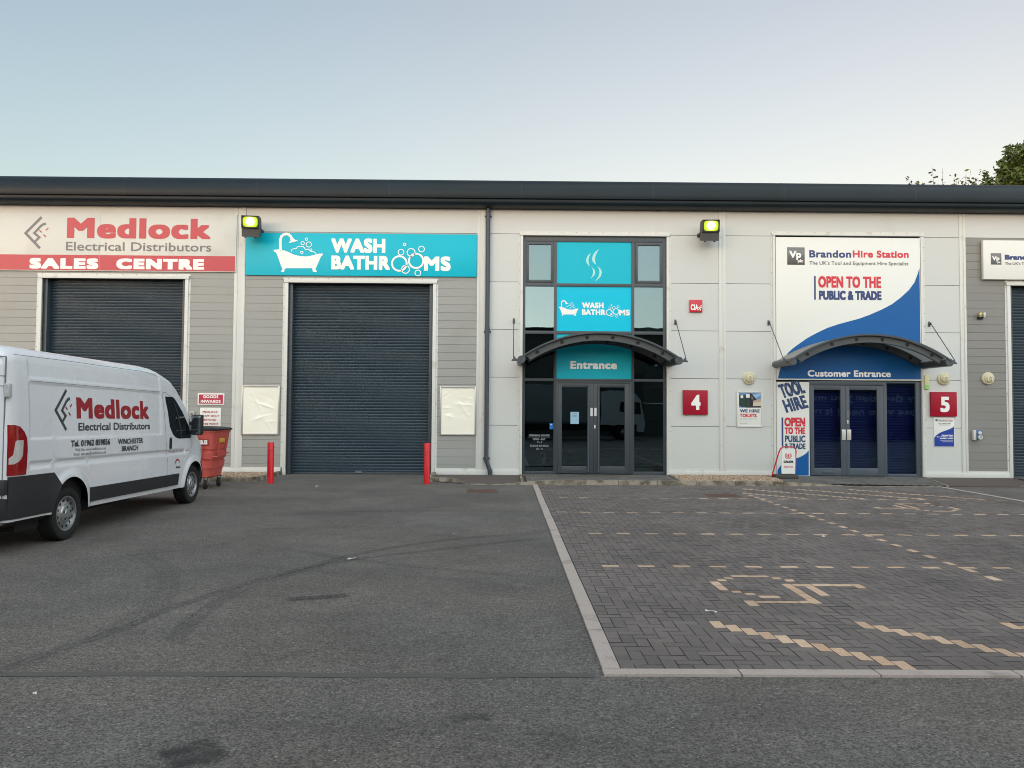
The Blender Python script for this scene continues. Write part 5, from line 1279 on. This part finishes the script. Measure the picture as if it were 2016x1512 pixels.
for s in (1, -1):
    patch([(1.225, 13.98, 14.49), (1.25, 13.84, 14.50), (1.30, 13.73, 14.49), (1.44, 13.60, 14.41), (1.7, 13.53, 14.14), (1.9, 13.46, 13.88), (1.965, 13.455, 13.77)], .004, 'door_window', VGL, side=s)
    patch([(1.24, 14.03, 14.085), (1.44, 13.99, 14.045), (1.7, 13.87, 13.915), (1.88, 13.76, 13.80)], .012, 'window_divider', VBL, 2, side=s)
    patch([(.40, 11.01, 13.97), (.60, 11.0, 13.985)], .022, 'rubbing_strip', VBL, 24, side=s)
    patch([(.36, 9.215, 10.08), (.5, 9.215, 10.11), (.70, 9.215, 10.24), (.80, 9.215, 10.18), (.87, 9.215, 10.10)], .016, 'bumper_corner', VBL, 10, side=s)
    patch([(.36, 15.115, 15.49), (.5, 15.09, 15.49), (.66, 15.03, 15.48), (.76, 15.02, 15.44)], .014, 'front_bumper', VBL, 8, side=s)
RLENS = mat('red_lens', srgb(140, 6, 14), .12, coat=.6, var=.15, scale=6)
CLENS = mat('clear_lens', srgb(190, 186, 184), .12, coat=.5, var=.15, scale=10)
for s in (1, -1):
    lamp = patch([(.885, 9.205, 9.50), (1.0, 9.205, 9.515), (1.2, 9.205, 9.52), (1.33, 9.205, 9.505), (1.41, 9.205, 9.45), (1.47, 9.205, 9.37), (1.49, 9.205, 9.29)], .014, 'tail_lamp', RLENS, 12, side=s)
    patch([(1.02, 9.212, 9.27), (1.05, 9.212, 9.35), (1.09, 9.212, 9.40), (1.13, 9.26, 9.42), (1.29, 9.29, 9.425), (1.305, 9.31, 9.425)], .019, 'clear_insert', CLENS, 6, parent=lamp, side=s)
# seams and creases as narrow dark gaps on the surface
SEAM = mat('panel_gap', srgb(104, 107, 110), .7)
def seam(pts, w, parent=van, side=1, name='panel_gap', off=.0015, m=SEAM):
    p = MB(); P = []
    for (y0, z0), (y1, z1) in zip(pts[:-1], pts[1:]):
        k_ = max(1, int(math.hypot(y1-y0, z1-z0)/.05))
        for k in range(k_): P.append(Vector((y0+(y1-y0)*k/k_, z0+(z1-z0)*k/k_)))
    P.append(Vector(pts[-1])); vs = []
    for i, q in enumerate(P):
        t = (P[min(i+1, len(P)-1)]-P[max(i-1, 0)]).normalized(); nn = Vector((-t.y, t.x))*w/2
        vs += [sp(q.x+nn.x, q.y+nn.y, off, side), sp(q.x-nn.x, q.y-nn.y, off, side)]
    p.add(vs, [(2*i, 2*i+1, 2*i+3, 2*i+2) for i in range(len(P)-1)]); return p.build(name, m, parent, ang=0)
for s in (1, -1):
    seam([(13.56, .36), (13.535, .8), (13.45, 1.2), (13.40, 1.6), (13.345, 1.98), (13.37, 2.035), (13.47, 2.04), (13.62, 1.98)], .009, side=s)
    seam([(13.62, 2.0), (13.85, 1.93), (14.15, 1.70), (14.42, 1.44), (14.55, 1.28), (14.56, 1.1), (14.50, .93)], .006, side=s)
    seam([(9.36, 2.345), (10.5, 2.355), (12.6, 2.355), (12.9, 2.345), (13.1, 2.325), (13.3, 2.29)], .006, side=s)
    seam([(9.62, 2.038), (13.24, 2.038)], .006, side=s)
    patch([(1.05, 13.60, 13.645), (1.08, 13.585, 13.665), (1.22, 13.585, 13.665), (1.25, 13.60, 13.645)], .014, 'door_handle', BLACK, 5, side=s)
    # mirror
    mx = VX+s*1.165
    b = MB(); b.box(mx-.105, mx+.105, 14.40, 14.52, 1.25, 1.63, 0, .045); mir = b.build('side_mirror', BLACK, van)
    b = MB(); b.box(mx-.09, mx+.085, 14.394, 14.401, 1.37, 1.605, 0, .003); b.box(mx-.09, mx+.085, 14.394, 14.401, 1.275, 1.355, 0, .003); b.build('mirror_glass', mat('mirror_glass', srgb(120, 128, 130), .03, .9, var=0), mir)
    b = MB(); b.box(VX+s*.98, VX+s*1.18, 14.44, 14.50, 1.27, 1.34, 0, .015); b.box(VX+s*.98, VX+s*1.12, 14.44, 14.50, 1.44, 1.5, 0, .015); b.build('mirror_arm', BLACK, mir)
# windscreen, headlamps, grille, bumper: seen from other sides
b = MB(); vs = []; fs = []; yy = [13.75+.083*i for i in range(12)]
for y in yy:
    z = interp(TOP, y); hw_ = sidex(y, z)-.06
    for k in range(11): x = hw_*(1-2*k/10); vs.append((VX+x, y, rake(y, z)+.03*(1-(k/5-1)**2)*min(1, (z-.6)/1.5)+.008))
for i in range(11):
    for k in range(10): fs.append((i*11+k, i*11+k+1, i*11+k+12, i*11+k+11))
b.add(vs, fs); b.build('windscreen', VGL, van, ang=60)
b = MB(); b.box(VX-.70, VX+.70, 15.36, 15.54, .22, .56, 0, .04); b.box(VX-.42, VX+.42, 15.44, 15.52, .60, .74, 0, .02); b.build('front_grille', VBL, van)
for s in (1, -1): patch([(.80, 15.14, 15.42), (.93, 15.05, 15.34), (1.03, 15.0, 15.2)], .01, 'headlamp', CLENS, 6, side=s)
# rear: doors, seam, hinges, bumper, step, plate, reflector
b = MB()
for x in (VX-.955, VX, VX+.955): b.box(x-.006, x+.006, R0-.002, R0+.01, rake(9.2, .62), rake(9.2, 2.30))
b.box(VX-.955, VX+.955, R0-.002, R0+.01, rake(9.2, 2.30), rake(9.2, 2.312)); b.box(VX-.955, VX+.955, R0-.003, R0+.01, rake(9.2, 2.07), rake(9.2, 2.078)); b.box(VX-.955, VX+.955, R0-.003, R0+.01, rake(9.2, 1.95), rake(9.2, 1.958))
b.build('rear_door_gap', SEAM, van, ang=0)
for s in (1, -1):
    for z in (1.90,):
        b = MB(); xx = VX+s*.985; b.box(xx-.03, xx+.03, R0-.02, R0+.05, rake(9.2, z)-.085, rake(9.2, z)+.085, 0, .014)
        for q in (-.05, .05): b.lathe([(.012, 0), (.012, -.004), (.022, -.004), (.022, 0)], (xx-.005, R0-.021, rake(9.2, z)+q), 'y', 12)
        b.build('door_hinge', mat('hinge_grey', srgb(176, 180, 182), .4), van)
b = MB(); b.box(VX-1.0, VX+1.0, R0-.10, R0+.05, .40, .66, 0, .03); bp_ = b.build('rear_bumper', VBL, van)
for s in (1, -1):
    g = MB(); g.box(VX+s*.94-.035, VX+s*.94+.035, R0-.106, R0-.0995, .50, .585); g.build('reflector', mat('reflector_red', srgb(170, 14, 20), .2), bp_, ang=0)
    g = MB(); g.box(VX+s*.96-.03, VX+s*.96+.05, R0-.05, R0+.02, .70, .88, 0, .015); g.build('bumper_end', VBL, bp_)
b = MB(); b.box(VX-.95, VX+.9, R0-.16, R0+.35, .325, .36, 0, .012); b.build('rear_step', mat('step_alloy', srgb(150, 150, 148), .4, .6), van)
g = MB(); lettering(g, 'BOXER', (VX+.44, rake(9.2, 1.17)), (VX+.90, rake(9.2, 1.235)), lambda a, c_, l: (a, R0-.004-l*.0002, c_), bold=(.007, .006), spacing=1.1, res=3, n=6); g.build('badge_lettering', VBL, van, ang=0)
# wheels
ALLOY = mat('wheel_steel', srgb(168, 170, 172), .3, .75, var=.12, scale=9)
def wheel(x, y, s):
    b = MB(); b.lathe([(.205, -.10*s), (.235, .0), (.24, .005*s), (.30, .015*s), (.335, .005*s), (.346, -.02*s), (.349, -.10*s), (.346, -.19*s), (.32, -.215*s), (.23, -.2*s)], (x, y, .349), 'x', 40)
    for k in range(40):
        a = 2*PI*k/40; c_, q = math.cos(a), math.sin(a); b.quad((x-.03*s, y+.3505*c_, .349+.3505*q), (x-.08*s, y+.3505*c_, .349+.3505*q), (x-.08*s, y+.3505*math.cos(a+.08), .349+.3505*math.sin(a+.08)), (x-.03*s, y+.3505*math.cos(a+.08), .349+.3505*math.sin(a+.08)), 0)
    ty = b.build('wheel', RUBBER, van, ang=40)
    b = MB(); b.lathe([(.232, -.006*s), (.228, .004*s), (.215, .002*s), (.208, -.03*s), (.20, -.042*s), (.175, -.028*s), (.14, -.012*s), (.125, -.006*s), (.118, .006*s), (.105, .012*s), (.06, .014*s), (.05, .022*s), (.0005, .024*s)], (x, y, .349), 'x', 40)
    rm = b.build('rim', ALLOY, ty, ang=30)
    b = MB()
    for k in range(12):
        a = 2*PI*k/12+.2; b.disc((x-.018*s, y+.172*math.cos(a), .349+.172*math.sin(a)), .021, 'x', 12)
    for k in range(5):
        a = 2*PI*k/5+.3; b.disc((x+.0145*s, y+.082*math.cos(a), .349+.082*math.sin(a)), .017, 'x', 12)
    b.build('rim_hole', HOLE, ty, ang=0)
for y in WY:
    for s in (1, -1): wheel(PX+s*(HW*PS-.04), PY+(y-12.2)*.977, s)
# livery
sm = lambda a, c_, l: sp(a, c_, .0035+l*.00006)
def livery(body_, y0, z0, y1, z1, m, name='lettering', **kw):
    g = MB(); lettering(g, body_, (y0, z0), (y1, z1), sm, **kw); return g.build(name, m, body, ang=0)
livery('Medlock', 10.66, 1.575, 12.83, 1.865, VANRED, bold=(.025, .014), spacing=1.10, res=4)
livery('Electrical Distributors', 10.70, 1.405, 12.86, 1.515, VANGREY, bold=(.003, .003), res=3, n=6)
livery('Tel. 01962 859856', 10.49, 1.19, 11.53, 1.275, VANGREY, bold=(.0045, .004), res=3, n=6)
livery('Web Site: www.medlocks.co.uk', 10.60, 1.125, 11.42, 1.165, LETTERGREY, res=2)
livery('Email: sales.wn@medlocks.co.uk', 10.57, 1.065, 11.43, 1.105, LETTERGREY, res=2)
livery('WINCHESTER', 11.77, 1.185, 12.58, 1.265, VANGREY, bold=(.0035, .003), res=3, n=6)
livery('BRANCH', 11.89, 1.075, 12.42, 1.155, VANGREY, bold=(.0035, .003), res=3, n=6)
livery('Pointing the way forward', 13.60, .985, 14.45, 1.02, mat('pale_maroon', srgb(150, 110, 116), .5), res=2, shear=.2)
A, B_ = med_emblem(lambda u, v: (10.13+(u-183)/135.*.30, 1.68+(500-v)/122.*.275), .0022, lambda a, c_, l: sp(a, c_, .0035+l))
A.build('arrow_emblem', VANGREY, body, ang=0); B_.build('emblem_dash', VANRED, body, ang=0)
g = MB(); vs = []
for k in range(17): t = PI*.02+k/16*PI*.88; vs.append(sp(13.93+.115*math.cos(t), .735+.13*math.sin(t), .0035))
for k in range(17): t = PI*.02+k/16*PI*.88; vs.append(sp(13.94+.105*math.cos(t), .735+.10*math.sin(t), .0035))
g.add(vs, [(k, k+1, k+18, k+17) for k in range(16)]); g.build('swoosh_emblem', VANRED, body, ang=0)
livery('Avenue', 13.87, .70, 14.06, .735, VANGREY, bold=(.003, .003), res=2, n=6)

for o in [c for c in van.children_recursive if not (c.name.startswith(('wheel', 'rim')))]:
    q = LOC['parked_van']
    for v in o.data.vertices: v.co = Vector((PX+(v.co.x+q.x-VX)*PS-PX, (v.co.y+q.y-12.2)*PS, .04+(v.co.z+q.z)*.977))
for o in [c for c in van.children_recursive if c.name.startswith(('wheel', 'rim'))]:
    for v in o.data.vertices: v.co += Vector((VX-PX, 12.2-PY, 0))
van.location = (PX, PY, 0)

# ================================================================== TREES BEYOND THE ROOF
def leaf_mat(name, lo_, hi_):
    m = bpy.data.materials.new(name); m.use_nodes = True; N = m.node_tree.nodes; L = m.node_tree.links; b_ = N['Principled BSDF']
    g = N.new('ShaderNodeNewGeometry'); x = N.new('ShaderNodeMix'); x.data_type = 'RGBA'; L.new(g.outputs['Random Per Island'], x.inputs[0]); x.inputs[6].default_value = (*lo_, 1); x.inputs[7].default_value = (*hi_, 1)
    L.new(x.outputs[2], b_.inputs['Base Color']); b_.inputs['Roughness'].default_value = .6
    b_.inputs['Transmission Weight'].default_value = 0; return m
BARK = mat('bark', srgb(78, 66, 54), .9, var=.3, scale=8)
def tree(label, x, y, h, r, nl, twigs, leafm, zc=.62):
    root = thing('broadleaf_tree', label, 'tree', (x, y, 0))
    rnd = random.Random(int(x*10)); t = MB(); tips = []
    t.tube([(x, y, 0), (x+.1, y, h*.25), (x-.1, y+.1, h*.5), (x, y, h*.8)], [.32, .26, .18, .06], 9)
    c = MB()
    for k in range(twigs):
        th = rnd.random()*2*PI; u = rnd.uniform(-.35, 1); rr = math.sqrt(max(0, 1-u*u*.9))
        zz = h*zc+u*h*(1-zc); e = rnd.uniform(.82, 1.04); tip = Vector((x+r*rr*math.cos(th)*e, y+r*rr*math.sin(th)*e, h*zc+(zz-h*zc)*e))
        base = Vector((x, y, h*rnd.uniform(.35, .6))); mid = base.lerp(tip, .55)+Vector((0, 0, -.3))
        t.tube([base, mid, tip], [.06, .03, .006], 5, cap=False); tips.append((base, mid, tip))
    for base, mid, tip in tips:
        for q in range(nl):
            f = rnd.random()**.6; p = base.lerp(mid, f*2) if f < .5 else mid.lerp(tip, (f-.5)*2)
            s = .75*(1-f)+.10; p = p+Vector((rnd.gauss(0, s), rnd.gauss(0, s), rnd.gauss(0, s*.8))) if f > .3 else p+Vector((rnd.gauss(0, .9), rnd.gauss(0, .9), rnd.gauss(0, .6)))
            a = Vector((rnd.gauss(0, 1), rnd.gauss(0, 1), rnd.gauss(0, .5))).normalized(); w = a.cross(Vector((rnd.gauss(0, 1), rnd.gauss(0, 1), rnd.gauss(0, 1)))).normalized(); L_ = rnd.uniform(.10, .19)
            c.quad(p-a*L_, p+w*L_*.45, p+a*L_, p-w*L_*.45)
    t.build('trunk', BARK, root); c.build('crown', leafm, root, ang=0)
tree('large green broadleaf tree showing above the roof at the right edge', 33.0, 45, 18.6, 5.2, 300, 620, leaf_mat('leaf_green', (.035, .062, .010), (.12, .17, .03)))
tree('lower tree with sparse twig tops just showing above the roof', 26.1, 45.5, 16.5, 3.6, 60, 150, leaf_mat('leaf_olive', (.04, .055, .015), (.12, .12, .04)), zc=.7)

# ================================================================== BEHIND THE CAMERA (seen only as reflections)
op = thing('industrial_building', 'dark industrial unit across the yard, mirrored in the entrance glass', 'building', (0, -15, 0))
b = MB(); z = 0
while z < 7.4: b.box(-34, 34, -15.3, -15, z, min(z+1.2, 7.5)-.012); z += 1.2
b.build('cladding', mat('opposite_cladding', srgb(96, 96, 92), .5, var=.06), op, ang=0)
b = MB(); b.box(-34.3, 34.3, -40, -14.7, 7.51, 7.9, 0, .05); b.build('roof', EAVES, op)
for x in (-24, -10, 6, 20):
    b = MB(); b.box(x, x+4.2, -14.998, -14.97, 0, 4.6); b.build('roller_shutter', SHUTTER, op, ang=0)

lr = thing('parked_lorry', 'white flat fronted lorry across the yard, mirrored faintly in the glass doors', 'lorry', (6.5, -7.0, 0))
b = MB(); b.prism([(5.9, .95), (8.1, .95), (8.1, .55), (8.55, .55), (8.62, 1.0), (8.58, 1.5), (8.35, 2.45), (8.05, 2.85), (7.5, 3.05), (6.5, 3.1), (5.9, 3.0)], -8.2, -5.8); b.build('cab', VANWHITE, lr, ang=20)
b = MB(); b.prism([(7.0, 1.75), (8.38, 1.6), (8.30, 2.3), (7.1, 2.35)], -5.798, -5.77); b.build('cab_window', VGL, lr, ang=0)
b = MB(); b.box(-.5, 5.7, -8.25, -5.75, 1.1, 3.4, 0, .04); b.build('cargo_box', mat('lorry_box_grey', srgb(150, 154, 156), .4), lr)
b = MB(); b.box(-.3, 8.0, -7.6, -6.4, .55, .94); b.build('chassis', BLACK, lr)
for x in (1.0, 7.3):
    for y in (-5.95, -8.05):
        w_ = MB(); w_.lathe([(.2, -.13), (.45, -.14), (.5, -.1), (.5, .1), (.45, .14), (.2, .13)], (x, y, .5), 'y', 28); wl = w_.build('wheel', RUBBER, lr)
        w_ = MB(); w_.lathe([(.28, .12), (.2, .08), (.12, .15), (.001, .16)], (x, y, .5), 'y', 24); w_.build('rim', ALLOY, wl)
tr = thing('box_trailer', 'dark box trailer with a pale charity slogan across the yard, mirrored in the right doors', 'trailer', (22, -8, 0))
b = MB(); b.box(16.5, 28.5, -10.4, -8.0, 1.0, 3.6, 0, .05); b.build('cargo_box', mat('trailer_navy', srgb(38, 42, 60), .5), tr)
b = MB(); b.box(16.8, 28.2, -9.8, -8.6, .7, .99); b.build('chassis', BLACK, tr)
SLOG = mat('slogan_pale', srgb(190, 196, 206), .6)
for body, a0, z0, z1, wd in (('Every donation you make helps', 27.9, 2.55, 3.0, 11.0), ('those who need it most.', 27.4, 1.65, 2.1, 9.0)):
    g = MB(); lettering(g, body, (0, z0), (wd, z1), lambda a, c_, l: (a0-a, -7.994+l*.0002, c_), bold=(.02, .02), res=2); g.build('lettering', SLOG, tr, ang=0)
for x in (18.0, 26.0, 27.2):
    for y in (-8.25, -10.15):
        w_ = MB(); w_.lathe([(.2, -.13), (.45, -.14), (.5, -.1), (.5, .1), (.45, .14), (.2, .13)], (x, y, .5), 'y', 24); w_.build('wheel', RUBBER, tr)
